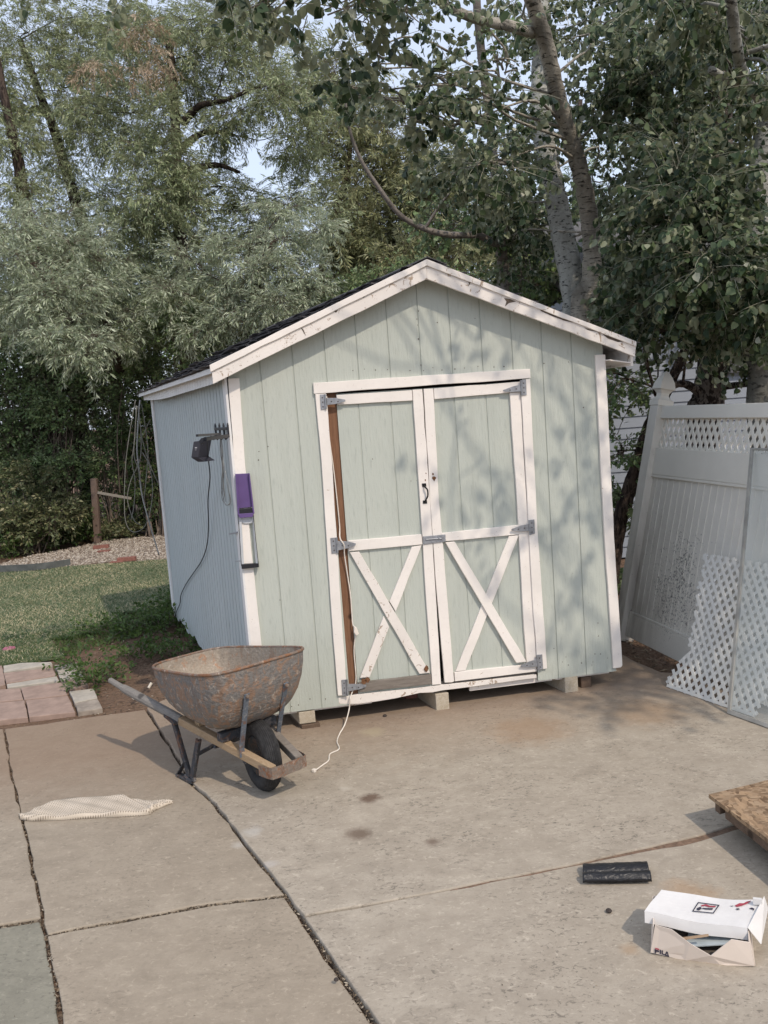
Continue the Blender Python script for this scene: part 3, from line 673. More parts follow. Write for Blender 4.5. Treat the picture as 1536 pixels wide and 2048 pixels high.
# white extension cord by the left door
wc = thing('extension_cord', FP(700, 1390, .03), 'white extension cord hanging down the left door gap to the concrete', 'cord')
path = [list(FP(x, y, o)) for x, y, o in ((653, 793, .022), (655, 830, -.01), (659, 880, -.01), (666, 930, -.01), (673, 990, -.01), (679, 1050, -.01), (680, 1076, .03), (688, 1090, .034), (689, 1110, .01), (695, 1150, -.005), (701, 1190, .0), (704, 1230, .0), (706, 1250, .01), (712, 1262, .015), (708, 1300, -.01), (712, 1360, -.01), (704, 1385, .015), (700, 1398, .03), (698, 1420, .02))]
path += [list(G(x, y, z)) for x, y, z in ((690, 1448, .06), (679, 1468, .02), (674, 1483, .02), (678, 1498, .02), (660, 1508, .02), (657, 1521, .02), (644, 1531, .02), (630, 1541, .024))]
mb = MB(); mb.tube(cr(path, 6), .0042, 7); mb.build('cable', WIREW, wc, smooth=True)
mb = MB(); c = G(628, 1541, .024); mb.box(c, (.018, -.012, 0), (.012, .02, 0), (0, 0, .018)); mb.build('plug', WIREW, wc, bevel=.003)
mb = MB(); mb.prism([FP(x, y, .03) for x, y in ((708, 1252), (714, 1256), (718, 1268), (713, 1272), (708, 1266))], -FN*.02); mb.build('outlet_end', WIREW, wc, bevel=.004)
# old cables at the back corner of the eave
hc = thing('hanging_cables', LP(272, 800, .15), 'tangle of dead grey cables hanging from the back corner of the shed eave', 'cables')
VB = 8.4
for k, pts in enumerate([[(271, 800), (262, 850), (252, 920), (249, 985), (250, 1035), (258, 1058), (272, 1064), (290, 1052), (302, 1015), (305, 970), (298, 930), (285, 905)],
                         [(274, 812), (270, 860), (268, 910), (276, 935), (280, 960)], [(277, 812), (282, 870), (280, 920), (262, 960), (255, 1000), (268, 1040), (282, 1050)],
                         [(280, 800), (276, 850), (274, 900), (277, 930), (284, 990), (300, 1050), (309, 1080), (318, 1110)],
                         [(283, 808), (290, 850), (296, 900), (293, 950), (288, 1000)], [(272, 812), (271, 870), (264, 920), (270, 960), (268, 1010), (262, 1040)],
                         [(300, 840), (288, 865), (278, 880)], [(276, 812), (285, 880), (300, 930), (318, 970)]]):
    mb = MB(); mb.tube(cr([list(AT(x, y, VB+.03*k)) for x, y in pts], 5), .0065 if k == 3 else .0042, 6)
    o = mb.build('cable', CABLE if k != 3 else WIREG, hc, smooth=True)
# ------------------------------------------------------------------ the ground
def poly_slab(name, px, mats, z=0.0, th=.06, jit=.004, step=.08, kind='structure', world=None, label=None, cat=None, group=None, bevel=.006):
    P = world or [G(x, y, z) for x, y in px]
    out = []
    for i in range(len(P)):
        a = Vector(P[i]); b = Vector(P[(i+1) % len(P)]); L = (b-a).length; k = min(260, max(1, int(L/step))); nn = Vector((-(b-a).y, (b-a).x, 0)).normalized()
        for j in range(k):
            p = a.lerp(b, j/k)
            out.append(p + (nn*random.gauss(0, jit) if j else Vector((0, 0, 0))))
    mb = MB(); mb.prism(out, (0, 0, -th))
    base = sum((Vector(p) for p in P), Vector())/len(P)
    o = mb.build(name, mats, None, base=None if kind == 'structure' else Vector((base.x, base.y, z-th)), bevel=bevel)
    return tag(o, label, cat, group, kind if kind == 'structure' else None)
# soil sheet to the horizon, gently uneven near the camera
xs = np.concatenate([[-900, -300, -100, -40], np.linspace(-18, 14, 130), [40, 100, 300, 900]]); ys = np.concatenate([[-300, -60, -15], np.linspace(-2, 26, 120), [40, 100, 300, 1500]])
X, Y = np.meshgrid(xs, ys); Z = -.035 + .012*np.sin(X*3.1+Y*1.7)*np.cos(Y*2.3) + .01*np.sin(X*9+1)*np.sin(Y*8)
V = np.stack([X.ravel(), Y.ravel(), Z.ravel()], 1); nx = len(xs)
q = np.array([[j*nx+i, j*nx+i+1, (j+1)*nx+i+1, (j+1)*nx+i] for j in range(len(ys)-1) for i in range(nx-1)])
tag(npmesh('ground', V, q, mats=DIRT, smooth=True), kind='structure')
W = lambda x, y, z=0.0: Vector((x, y, z))
# joints of the patio, read off the ground
J = {k: G(*v) for k, v in dict(a0=(8, 1458), a1=(25, 1560), a2=(50, 1660), a3=(75, 1780), a4=(92, 1868), a5=(110, 1960), a6=(122, 2048),
    b0=(292, 1419), b1=(345, 1502), b2=(385, 1570), b3=(430, 1610), b4=(500, 1702), b5=(572, 1790), b6=(640, 1890), b7=(750, 2048),
    c1=(200, 1848), c2=(330, 1825), c3=(420, 1808), d1=(80, 1838), d0=(-40, 1857), e1=(760, 1811), e2=(900, 1784), e3=(1100, 1744), e4=(1240, 1715), e5=(1400, 1682), e6=(1536, 1640)).items()}
def ex(a, b, t): return J[a] + (J[b]-J[a])*t
gp = .0075
def sh(P, dx, dy=0.0, dz=0.0): return [Vector((p.x+dx, p.y+dy, dz)) for p in P]
A = [J['a%d' % i] for i in range(7)]; Bp = [J['b%d' % i] for i in range(8)]
Af = A[-1] + (A[-1]-A[-2])*12; Bf = Bp[-1] + (Bp[-1]-Bp[-2])*7
Mid1 = sh(A[:5], gp) + [p + Vector((0, gp, 0)) for p in (J['c1'], J['c2'], J['c3'])] + [Vector((J['b5'].x-gp, J['b5'].y+gp, 0))] + list(reversed(sh(Bp[:5], -gp)))
Mid2 = [Vector((J['a4'].x+gp, J['a4'].y-gp, 0)), *sh([A[5], A[6], Af], gp), *sh([Bf, Bp[7], Bp[6]], -gp*1.6), Vector((J['b5'].x-gp, J['b5'].y-gp, 0))] + [p + Vector((0, -gp, 0)) for p in (J['c3'], J['c2'], J['c1'])]
dl = J['d0'] + (J['d0']-J['d1'])*30
Lf1 = sh([J['a0'], *A[1:4]], -gp) + [J['d1']+Vector((0, gp, 0)), dl+Vector((0, gp, 0)), Vector((-9, 6.4, 0))]
Lf2 = [J['d1']+Vector((0, -gp, 0)), *sh([A[4], A[5], A[6], Af], -gp), Vector((-9, Af.y, 0)), dl+Vector((0, -gp, 0))]
E_ = [J['e%d' % i] for i in range(1, 7)]; far = E_[-1] + (E_[-1]-E_[-2])*6
BX0 = J['b5'].lerp(J['b6'], .5)
Rt2 = [Vector((BX0.x+.012, BX0.y-.004, 0))] + [Vector((p.x, p.y-g_, 0)) for p, g_ in zip(E_ + [far], (.0015, .002, .005, .008, .014, .02, .02))] + [Vector((far.x, -2, 0)), *[Bf+Vector((gp*1.6, 0, 0))], *sh([Bp[7], Bp[6]], gp*1.6)]
z1 = .014
edge = [G(x, y) for x, y in ((1322, 1348), (1262, 1322), (1205, 1290))]
Rt1 = [Vector((BX0.x+.012, BX0.y+.004, 0)), *[p+Vector((gp, 0, 0)) for p in (Bp[5], Bp[4], Bp[3], Bp[2], Bp[1], Bp[0])], Vector((-1.6, 6.5, 0)), Vector((-.9, 6.9, 0)), Vector((1.6, 7.2, 0)), *reversed(edge), Vector((2.9, 5.6, 0)), Vector((far.x, far.y+.01, 0)), *reversed([Vector((p.x, p.y+g_, 0)) for p, g_ in zip(E_, (.002, .003, .007, .014, .026, .03))])]
for nm, P, m_, z in (('patio_slab', Mid1, CONC_L, .0), ('patio_slab', Mid2, CONC_L, -.004), ('patio_slab', Lf1, CONC_L, .003), ('patio_slab', Lf2, CONC_G, -.006), ('patio_slab', Rt1, CONC_R, z1), ('patio_slab', Rt2, CONC_R, z1-.004)):
    poly_slab(nm, None, m_, world=[Vector((p.x, p.y, z)) for p in P], th=.07, jit=.0035)
# lawn sheet
lp_ = [(-60, 1150), (330, 1118), (420, 1118), (420, 1180), (345, 1215), (250, 1222), (190, 1262), (95, 1275), (130, 1310), (60, 1322), (-60, 1330)]
LWN = [G(x, y, .0) for x, y in lp_]; LWN[0] = Vector((-13, 13.2, 0)); LWN[-1] = Vector((-13, 7.7, 0))
poly_slab('lawn', None, LAWN, world=[Vector((p.x, p.y, -.005)) for p in LWN], th=.02, jit=.02, step=.2, bevel=0)
def inpoly(P, x, y):
    ins = np.zeros(len(x), bool); n = len(P)
    for i in range(n):
        a, b = P[i], P[(i+1) % n]
        c = ((a.y > y) != (b.y > y)) & (x < (b.x-a.x)*(y-a.y)/((b.y-a.y) if abs(b.y-a.y) > 1e-9 else 1e-9)+a.x); ins ^= c
    return ins
def scatter(P, n, rng=RNG):
    x0, x1 = min(p.x for p in P), max(p.x for p in P); y0, y1 = min(p.y for p in P), max(p.y for p in P)
    x = rng.uniform(x0, x1, n); y = rng.uniform(y0, y1, n); k = inpoly(P, x, y); return x[k], y[k]
def blades(name, x, y, z, h, wd, mats, flat=.5, label=None):
    n = len(x); a = RNG.uniform(0, 6.28, n); b = RNG.uniform(0, 6.28, n); hh = h*RNG.uniform(.4, 1.3, n); ww = wd*RNG.uniform(.6, 1.4, n)
    le = hh*RNG.uniform(.1, 1, n)*flat*2
    p0 = np.stack([x-np.cos(a)*ww, y-np.sin(a)*ww, np.full(n, z)], 1); p1 = np.stack([x+np.cos(a)*ww, y+np.sin(a)*ww, np.full(n, z)], 1)
    p2 = np.stack([x+np.cos(b)*le, y+np.sin(b)*le, z+hh], 1)
    V = np.stack([p0, p1, p2], 1).reshape(-1, 3); t = np.arange(3*n).reshape(-1, 3)
    return tag(npmesh(name, V, tris=t, mats=mats), label, 'grass', kind='stuff')
LV = [p for p in LWN]; LV[0] = Vector((-7, 13.1, 0)); LV[-1] = Vector((-5.5, 7.7, 0))
x, y = scatter(LV, 150000)
blades('grass', x, y, -.006, .022, .0035, L_GRASS, 1.2, 'short dark green turf strewn with dry clippings')
ed = [G(a, b) for a, b in ((0, 1270), (95, 1262), (190, 1250), (300, 1215), (340, 1230), (300, 1262), (200, 1290), (60, 1325), (0, 1330))]
x, y = scatter(ed, 9000); blades('grass', x, y, -.02, .045, .004, L_WEED, .8, 'ragged green tufts along the bare soil')
# white gravel band
GV = [G(a, b) for a, b in ((-70, 1136), (0, 1128), (60, 1112), (150, 1095), (205, 1082), (330, 1068), (420, 1066), (420, 1120), (330, 1119), (250, 1121), (140, 1132), (0, 1143), (-70, 1150))]
poly_slab('gravel_bed', None, m_plain('gravel_sand', (.40, .33, .27), .95, 0, .3, 40, .4), world=[Vector((p.x, p.y, -.008)) for p in GV], th=.02, jit=.03, step=.2, bevel=0)
def pebbles(name, x, y, z, r, mats, label, kind='stuff', cat='gravel'):
    n = len(x); rr = r*RNG.uniform(.5, 1.4, (n, 1)); c = np.stack([x, y, z+rr[:, 0]*.4], 1)
    U = np.array([[1, 0, 0], [0, 1, 0], [-1, 0, 0], [0, -1, 0], [0, 0, .6], [0, 0, -.6]]); a = RNG.uniform(0, 6.28, n); ca, sa = np.cos(a), np.sin(a)
    Ux = U[None]*np.stack([RNG.uniform(.7, 1.5, n), RNG.uniform(.6, 1.1, n), RNG.uniform(.6, 1.2, n)], 1)[:, None]
    R = np.stack([Ux[..., 0]*ca[:, None]-Ux[..., 1]*sa[:, None], Ux[..., 0]*sa[:, None]+Ux[..., 1]*ca[:, None], Ux[..., 2]], 2)
    V = (c[:, None]+R*rr[:, :, None]).reshape(-1, 3)
    F = np.array([[0, 1, 4], [1, 2, 4], [2, 3, 4], [3, 0, 4], [1, 0, 5], [2, 1, 5], [3, 2, 5], [0, 3, 5]])
    T = (np.arange(n)[:, None, None]*6+F[None]).reshape(-1, 3)
    return tag(npmesh(name, V, tris=T, mats=mats), label, cat, kind=kind)
n_ = NT('gravel_stones'); M_GRAV = n_.out(n_.ramp(n_.isl(), [(0, (.17, .13, .10)), (.35, (.29, .24, .19)), (1, (.50, .44, .37))]), .9)
x, y = scatter(GV, 16000); pebbles('gravel', x, y, -.008, .022, M_GRAV, 'band of pale gravel between the turf and the undergrowth')
# fallen bits in the dirt and in the joints
n_ = NT('litter'); M_LIT = n_.out(n_.ramp(n_.isl(), [(0, (.04, .03, .022)), (.6, (.12, .085, .055)), (.85, (.26, .20, .13)), (1, (.46, .40, .31))]), .95)
def litter(name, x, y, z, L, wd, label):
    n = len(x); a = RNG.uniform(0, 6.28, n); l = L*RNG.uniform(.3, 1.3, n); w_ = wd*RNG.uniform(.5, 1.5, n)
    d = np.stack([np.cos(a), np.sin(a), RNG.uniform(-.25, .35, n)], 1)*l[:, None]; s = np.stack([-np.sin(a), np.cos(a), RNG.uniform(-.4, .4, n)], 1)*w_[:, None]
    c = np.stack([x, y, z+RNG.uniform(.001, .006, n)], 1)
    V = np.stack([c-d, c-s, c+d, c+s], 1).reshape(-1, 3)
    return tag(npmesh(name, V, np.arange(4*n).reshape(-1, 4), mats=M_LIT), label, 'litter', kind='stuff')
def along(pts, n, sp):
    P = [np.array(p[:2]) for p in pts]; seg = [np.linalg.norm(b-a) for a, b in zip(P, P[1:])]; cum = np.cumsum([0]+seg); t = RNG.uniform(0, cum[-1], n)
    i = np.clip(np.searchsorted(cum, t)-1, 0, len(seg)-1); f = ((t-cum[i])/np.array(seg)[i])[:, None]
    return np.array(P)[i]*(1-f)+np.array(P)[i+1]*f + RNG.normal(0, sp, (n, 2))
pts = [along([J[k] for k in ('a0', 'a1', 'a2', 'a3', 'a4', 'a5', 'a6')], 700, .006), along([J[k] for k in ('a4', 'c1', 'c2', 'c3', 'b5')], 420, .006), along([J[k] for k in ('b0', 'b1', 'b2', 'b3', 'b4')], 260, .010),
       along([J[k] for k in ('b4', 'b5', 'b6', 'b7')], 520, .012), along(E_[2:], 300, .010), along([J['d0'], J['d1']], 160, .009), along([J['b5'], J['b5']+Vector((.02, .02, 0))], 60, .03), along([J['c2'], J['c3']], 60, .02)]
q_ = np.concatenate(pts); litter('litter', q_[:, 0], q_[:, 1], -.010, .010, .0028, 'dry leaf bits and twigs caught in the patio joints')
BD = [G(a, b) for a, b in ((150, 1428), (205, 1330), (160, 1322), (95, 1300), (200, 1268), (330, 1235), (420, 1260), (500, 1340), (600, 1420), (300, 1418))]
x, y = scatter(BD, 3500); litter('litter', x, y, -.028, .016, .004, 'dry leaf bits over the bare soil by the pavers')
x = RNG.uniform(-4, 2.5, 800); y = RNG.uniform(2.4, 6.0, 800); litter('litter', x, y, .012, .0055, .0016, 'tiny crumbs scattered over the patio')
BR = [W(1.45, 5.95), W(1.6, 7.4), W(2.2, 7.4), W(2.25, 5.6), W(1.95, 5.9)]
x, y = scatter(BR, 900); litter('litter', x, y, .0, .03, .008, 'dead leaves drifted between the shed and the white fence')
# rust brown fill in the right hand joint
poly_slab('joint_fill', None, m_plain('rusty_soil', (.175, .115, .078), .95, 0, .4, 50, .6), world=[Vector((p.x, p.y, .006)) for p in ([p+Vector((0, -.03, 0)) for p in E_[1:]] + [p+Vector((0, .04, 0)) for p in reversed(E_[1:])])], th=.02, jit=.006, bevel=0)
# pavers
PR = m_plain('paver_red', (.315, .225, .18), .9, 0, .2, 14, .3); PW = m_plain('paver_pale', (.40, .36, .30), .9, 0, .18, 14, .3); PG = m_plain('paver_soiled', (.29, .245, .20), .9, 0, .3, 14, .3)
def cpx(L, ox=0, oy=900, s=3.414): return [(ox+a/s, oy+b/s) for a, b in L]
for L, m_, lab in (([(22, 1472), (150, 1452), (350, 1446), (358, 1462), (25, 1517)], PW, 'pale paver at the far edge of the left column'),
    ([(372, 1468), (525, 1451), (546, 1494), (396, 1515)], PW, 'pale paver at the far right corner of the paved patch'),
    ([(24, 1523), (360, 1484), (384, 1538), (42, 1592)], PR, 'long rosy paver between two pale strips'),
    ([(46, 1598), (387, 1544), (404, 1574), (50, 1622)], PW, 'narrow pale strip paver above the big red ones'),
    ([(397, 1520), (549, 1499), (584, 1544), (414, 1571)], PW, 'pale paver second from the far right corner'),
    ([(418, 1578), (580, 1553), (606, 1606), (446, 1641)], PR, 'reddish paver touched by a weed at its right'),
    ([(-60, 1640), (135, 1624), (160, 1701), (-60, 1724)], PR, 'rosy paver cut by the left edge, farther one'),
    ([(142, 1622), (420, 1585), (460, 1670), (166, 1704)], PR, 'large rosy paver right of the farther cut one'),
    ([(-60, 1730), (168, 1708), (190, 1824), (-60, 1852)], PR, 'rosy paver cut by the left edge, nearest the slab'),
    ([(176, 1709), (464, 1677), (514, 1788), (198, 1822)], PR, 'large rosy paver nearest the concrete slab'),
    ([(472, 1647), (635, 1628), (665, 1692), (508, 1724)], PW, 'clean square pale paver at the right edge'),
    ([(514, 1730), (668, 1700), (700, 1762), (530, 1789)], PG, 'soil covered paver at the near right corner'),
    ([(-60, 1478), (14, 1470), (38, 1598), (-60, 1630)], PR, 'reddish paver at the left edge beside the long rosy one')):
    poly_slab('paving_stone', cpx(L), m_, z=.004, th=.045, jit=.002, kind='thing', label=lab, cat='paver', group='pavers beside the patio', bevel=.005)
# bricks, edging, small things on the ground
def brick(px, dims, ang, lab, mat_=BRICK, nm='brick', cat='brick', z=0):
    c = G(*px); mb = MB(); ca, sa = math.cos(ang), math.sin(ang)
    mb.box((c.x, c.y, z+dims[2]/2), (dims[0]*ca, dims[0]*sa, 0), (-dims[1]*sa, dims[1]*ca, 0), (0, 0, dims[2]))
    return tag(mb.build(nm, mat_, None, base=(c.x, c.y, z), bevel=.004), lab, cat)
brick((254, 1122), (.28, .10, .06), .1, 'red brick lying on the gravel by the turf')
brick((234, 1125), (.2, .10, .02), .05, 'thin red brick sunk beside the other on the gravel edge')
brick((203, 1097), (.26, .11, .06), .15, 'red brick at the foot of the old post')
brick((208, 1104), (.2, .1, .03), -.1, 'flat red brick in front of the one by the post')
mb = MB(); pe = [list(G(x, y, .0)) for x, y in ((-30, 1146), (30, 1143), (80, 1140), (141, 1131))]
for a, b in zip(cr(pe, 4), cr(pe, 4)[1:]): mb.prism([Vector(a), Vector(b), Vector(b)+Vector((0, 0, .10)), Vector(a)+Vector((0, 0, .10))], (0, .02, 0))
tag(mb.build('edging_board', m_plain('edging_grey', (.10, .105, .10), .8, 0, .3, 8, .2), None, base=G(60, 1142)), 'dark grey edging board between turf and gravel', 'edging')
c = G(18, 1297); mb = MB(); mb.lathe([(0, .012), (.055, .012), (.06, .004), (.06, 0), (0, 0)], (c.x, c.y, -.004), (0, 0, 1), 20)
tag(mb.build('pink_disc', PINK, None, base=(c.x, c.y, -.004)), 'small pink plastic disc lying on the turf', 'toy disc')
for a, b, lab in (((266, 1398), (272, 1389), 'short white pipe stub in the soil under the barrow handle'), ((297, 1376), (303, 1366), 'broken white pipe end nearer the barrow tub')):
    p0, p1 = G(a[0], a[1], .02), G(b[0], b[1], .05); mb = MB(); mb.tube([p0, p1], .011, 8); tag(mb.build('pipe_piece', BONE, None, base=p0, smooth=False), lab, 'pipe')
for a, s, lab in (((1218, 1830), .012, 'small dark pebble left of the shoe box'), ((673, 1968), .009, 'tiny dark pebble by the wide patio joint'), ((770, 1437), .014, 'dark pebble in front of the shed doors')):
    c = G(*a); mb = MB(); vs = []
    mb.lathe([(0, s*1.1), (s*.7, s*.9), (s*1.1, s*.3), (s*.9, 0), (0, 0)], (c.x, c.y, z1), (.1, .05, 1), 7)
    tag(mb.build('pebble', m_plain('pebble_dark', (.045, .035, .03), .8), None, base=(c.x, c.y, z1)), lab, 'pebble')
# ------------------------------------------------------------------ wheelbarrow
WC = Vector((-.77, 4.62, 0)); Ba = Vector((.656, -.755, 0)).normalized(); Bb = Vector((-Ba.y, Ba.x, 0))
def BW(s, l, z): return WC - Ba*s + Bb*l + Vector((0, 0, z))
def m_rust(name, paint, rust, pale, th=.5, dents=.6):
    n = NT(name); c = n.co(); a = n.noise(c, 13, 8, .74, 1.2); b = n.noise(n.mp(c, (14, 14, 5)), 1, 6, .6); f = n.noise(c, 70, 5, .7); pl = n.noise(c, 22, 6, .7, .8)
    col = n.mix(n.step(f, .3, .7), paint, tuple(x*.6 for x in paint)); col = n.mix(n.step(a, th, th+.10), col, n.mix(f, rust, tuple(x*2.3 for x in rust)))
    col = n.mix(n.math('MULTIPLY', n.step(b, .56, .66), .55), col, rust); col = n.mix(n.math('MULTIPLY', n.step(pl, .56, .66), .75), col, pale)
    h = n.math('ADD', n.noise(n.mp(c, (38, 38, 60)), 1, 3), n.math('MULTIPLY', f, .3))
    return n.out(col, .7, n.bump(h, dents, .012), .25, .35)
RUST_OUT = m_rust('rusty_tub_outside', (.24, .225, .21), (.175, .115, .08), (.48, .42, .355), .48)
RUST_IN = m_rust('tub_inside', (.42, .36, .29), (.24, .13, .075), (.52, .46, .40), .55, .3)
RUST_BR = m_rust('painted_brace', (.16, .185, .22), (.13, .06, .03), (.33, .31, .29), .55, .2)
RUST_LEG = m_rust('rusty_leg', (.07, .075, .085), (.10, .05, .03), (.25, .22, .2), .52, .2)
RUST_NOSE = m_rust('rusty_nose', (.26, .21, .17), (.16, .07, .035), (.38, .33, .28), .5, .3)
RUBBER = m_plain('tyre_rubber', (.028, .027, .027), .75, 0, .5, 30, .2)
bwt = thing('wheelbarrow', BW(.3, 0, 0), 'old rusty wheelbarrow with blue grey tub and worn wooden handles', 'wheelbarrow')
# tub
NTB = 64; rings = []
def rim(t, k):                 # k 0 rim .. 1 bottom
    c, s_ = math.cos(t), math.sin(t); e = .42
    cx = math.copysign(abs(c)**e, c); cy = math.copysign(abs(s_)**e, s_)
    s0, s1 = .78, -.13; hw = .265 + .075*((1-cx)/2)
    S_ = (s0+s1)/2 + (s0-s1)/2*cx; L_ = hw*cy*1.0; Zr = .625 + .125*((1-cx)/2)**1.1
    e2 = .7; bx = math.copysign(abs(c)**e2, c); by = math.copysign(abs(s_)**e2, s_)
    Sb = .29 + .20*bx; Lb = .18*by; Zb = .372 + .004*bx
    q = k**1.0; bul = math.sin(k*math.pi/2)
    m = 1-math.cos(k*math.pi/2); 
    return (S_*(1-m)+Sb*m, L_*(1-m)+Lb*m, Zr*(1-bul)+Zb*bul)
def tubmesh(inset):
    mb = MB(); ks = [0, .12, .25, .4, .55, .7, .85, 1.0]
    for k in ks:
        for j in range(NTB):
            S_, L_, Z_ = rim(2*math.pi*j/NTB, k)
            c = (S_-.26)*(1-inset*2.2)+.26, L_*(1-inset*3), Z_ + (inset*.35 if k > .3 else 0)
            dn = .004*math.sin(j*1.9+k*9)*(1 if 0 < k < 1 else 0)
            mb.v.append(tuple(BW(c[0]+dn, c[1]+dn, c[2])))
    n = NTB
    for i in range(len(ks)-1):
        for j in range(n): mb.f.append((i*n+j, i*n+(j+1) % n, (i+1)*n+(j+1) % n, (i+1)*n+j)); mb.m.append(0)
    mb.f.append(tuple(range((len(ks)-1)*n, len(ks)*n))); mb.m.append(0)
    return mb
tb = tubmesh(0).build('tub', RUST_OUT, bwt, smooth=True)
tubmesh(.012).build('tub_lining', RUST_IN, tb, smooth=True)
mb = MB(); rr = [BW(*rim(2*math.pi*j/NTB, 0)) for j in range(NTB+1)]
mb.tube([p + Vector((0, 0, .001)) for p in rr], .0085, 8, cap=False); mb.build('rim', m_rust('rusty_rim', (.26, .20, .16), (.15, .075, .04), (.48, .40, .33), .46, .3), tb, smooth=True)
mb = MB(); c = BW(.16, -.265, .50); t1 = Ba*.016+Vector((0, 0, .014)); t2 = -Ba*.006+Vector((0, 0, .009)); c = c - Bb*.012
mb.prism([c-t1-t2, c+t1-t2, c+t1+t2, c-t1+t2], Bb*.002); mb.build('sticker', m_plain('sticker_pale', (.5, .48, .44), .5), tb)
# handles
for sg in (-1, 1):
    mb = MB(); p0 = BW(-.24, .085*sg, .205); p1 = BW(.50, .202*sg, .345)
    mb.bar(p0, p1, .045, .045); o = mb.build('handle', YWOOD if sg < 0 else GREYWOOD, bwt, bevel=.004)
    if sg < 0: o['label'] = 'near handle, newer yellow wood ahead of the leg'
    mb = MB(); p1b = BW(.50, .202*sg, .345); p2 = BW(1.02, .288*sg, .445)
    mb.tube([p1b, BW(.55, .21*sg, .356), BW(.98, .281*sg, .438), BW(1.03, .289*sg, .448), BW(1.06, .294*sg, .454), BW(1.17, .312*sg, .48), BW(1.18, .313*sg, .482)], [.027, .028, .028, .026, .019, .018, .014], 10)
    mb.build('grip', PWOOD, bwt, smooth=False, bevel=.002)
# nose guard
mb = MB(); zc = .2
mb.prism([BW(-.235, -.118, zc-.03), BW(-.235, -.118, zc+.03), BW(-.17, -.125, zc+.028), BW(-.17, -.125, zc-.028)], -Bb*.004)
prof = [(-.235, -.118), (-.268, -.11), (-.275, -.05), (-.272, 0), (-.275, .05), (-.268, .11), (-.235, .118)]
for (a, b), (c_, d) in zip(prof, prof[1:]):
    mb.prism([BW(a, b, zc-.032), BW(c_, d, zc-.032), BW(c_, d, zc+.032), BW(a, b, zc+.032)], -Ba*.004)
mb.prism([BW(-.235, .118, zc-.03), BW(-.235, .118, zc+.03), BW(-.15, .128, zc+.028), BW(-.15, .128, zc-.028)], Bb*.004)
mb.build('nose_guard', RUST_NOSE, bwt, bevel=.001)
# wedges between handles and tub
for s_, z_ in ((.36, .352), (.12, .325)):
    mb = MB(); mb.box(BW(s_, 0, z_), Ba*.05, Bb*.36, (0, 0, .05)); mb.build('cross_block', YWOOD if s_ > .2 else RUST_LEG, bwt, bevel=.003)
# braces from the handles up to the tub
for sg in (-1, 1):
    for s0, s1 in (((.04, .055)) , ):
        mb = MB(); a0 = BW(-.03, -.135, .29) if sg < 0 else BW(.04, .148, .27); a1 = BW(-.135, -.135, .61) if sg < 0 else BW(-.125, .12, .60)
        mb.bar(a0, a1, .03, .007, up=tuple(Ba)); mb.bar(a0+Vector((0, 0, .01)), a0-Vector((0, 0, .05)), .03, .007, up=tuple(Ba)); mb.build('brace', RUST_BR, bwt, bevel=.001)
        mb = MB(); mb.lathe([(0, .010), (.009, .008), (.011, 0)], a1+Ba*.004-Vector((0, 0, .012)), Ba, 8); mb.build('bolt', RUST_NOSE, bwt)
# legs
for sg in (-1, 1):
    lt = MB(); L0 = .225*sg
    def W_(s, z, o=0): return BW(s, L0+o*sg, z)
    for (s0, z0), (s1, z1_) in (((.56, .335), (.43, .03)), ((.28, .285), (.40, .03))):
        lt.bar(W_(s0, z0), W_(s1, z1_), .034, .010, up=tuple(Bb*sg)); lt.bar(W_(s0, z0, -.010), W_(s1, z1_, -.010), .010, .024, up=tuple(Bb*sg))
    lt.bar(W_(.62, .36), W_(.50, .335), .05, .02)
    lt.tube(cr([list(W_(s, z)) for s, z in ((.47, .03), (.44, .016), (.40, .012), (.37, .03))], 4), .013, 8)
    lt.bar(W_(.56, .012), W_(.38, .010), .04, .006); lt.bar(W_(.56, .012), W_(.46, .11), .03, .005)
    lt.build('leg', RUST_LEG, bwt, smooth=False)
mb = MB(); mb.bar(BW(.40, -.2, .15), BW(.40, .2, .22), .012, .02); mb.bar(BW(.20, -.17, .25), BW(.40, .2, .16), .012, .02); mb.build('leg_strut', RUST_LEG, bwt)
# wheel
Wx = Vector((.848, .53, 0)); Wc = WC + Vector((0, 0, .201))
prof = []
for k in range(28):
    t = 2*math.pi*k/28; r = .152 + .047*math.cos(t); h = .048*math.sin(t)
    prof.append((r, h))
groove = []
for r, h in prof: groove.append((r - (.003 if r > .185 and int((h+.06)/.006) % 2 else 0), h))
mb = MB(); dense = []
for k in range(90):
    t = 2*math.pi*k/90; r = .152+.048*math.cos(t); h = .049*math.sin(t)
    if r > .172: r -= .0035 if int((h+.2)/.0045) % 2 else 0
    dense.append((r, h))
mb.lathe(dense, Wc, Wx, 40, closed=True); wh = mb.build('wheel', RUBBER, bwt, smooth=False)
mb = MB(); mb.lathe([(0, .03), (.02, .03), (.022, .018), (.06, .012), (.085, .03), (.108, .034), (.112, .02), (.112, -.02), (.108, -.034), (.085, -.03), (.06, -.012), (.022, -.018), (.02, -.03), (0, -.03)], Wc, Wx, 32)
mb.build('hub', m_rust('rusty_hub', (.06, .06, .06), (.09, .05, .03), (.2, .18, .15), .5, .2), wh, smooth=True)
mb = MB(); mb.tube([Wc-Bb*.105, Wc+Bb*.105], .01, 8)
for sg in (-1, 1): mb.prism([Wc+Bb*.105*sg+Vector((0, 0, -.015))-Ba*.015, Wc+Bb*.105*sg+Vector((0, 0, -.015))+Ba*.015, BW(-.03, .105*sg, .235), BW(.03, .105*sg, .235)], Bb*.005*sg)
mb.build('axle', RUST_LEG, bwt)

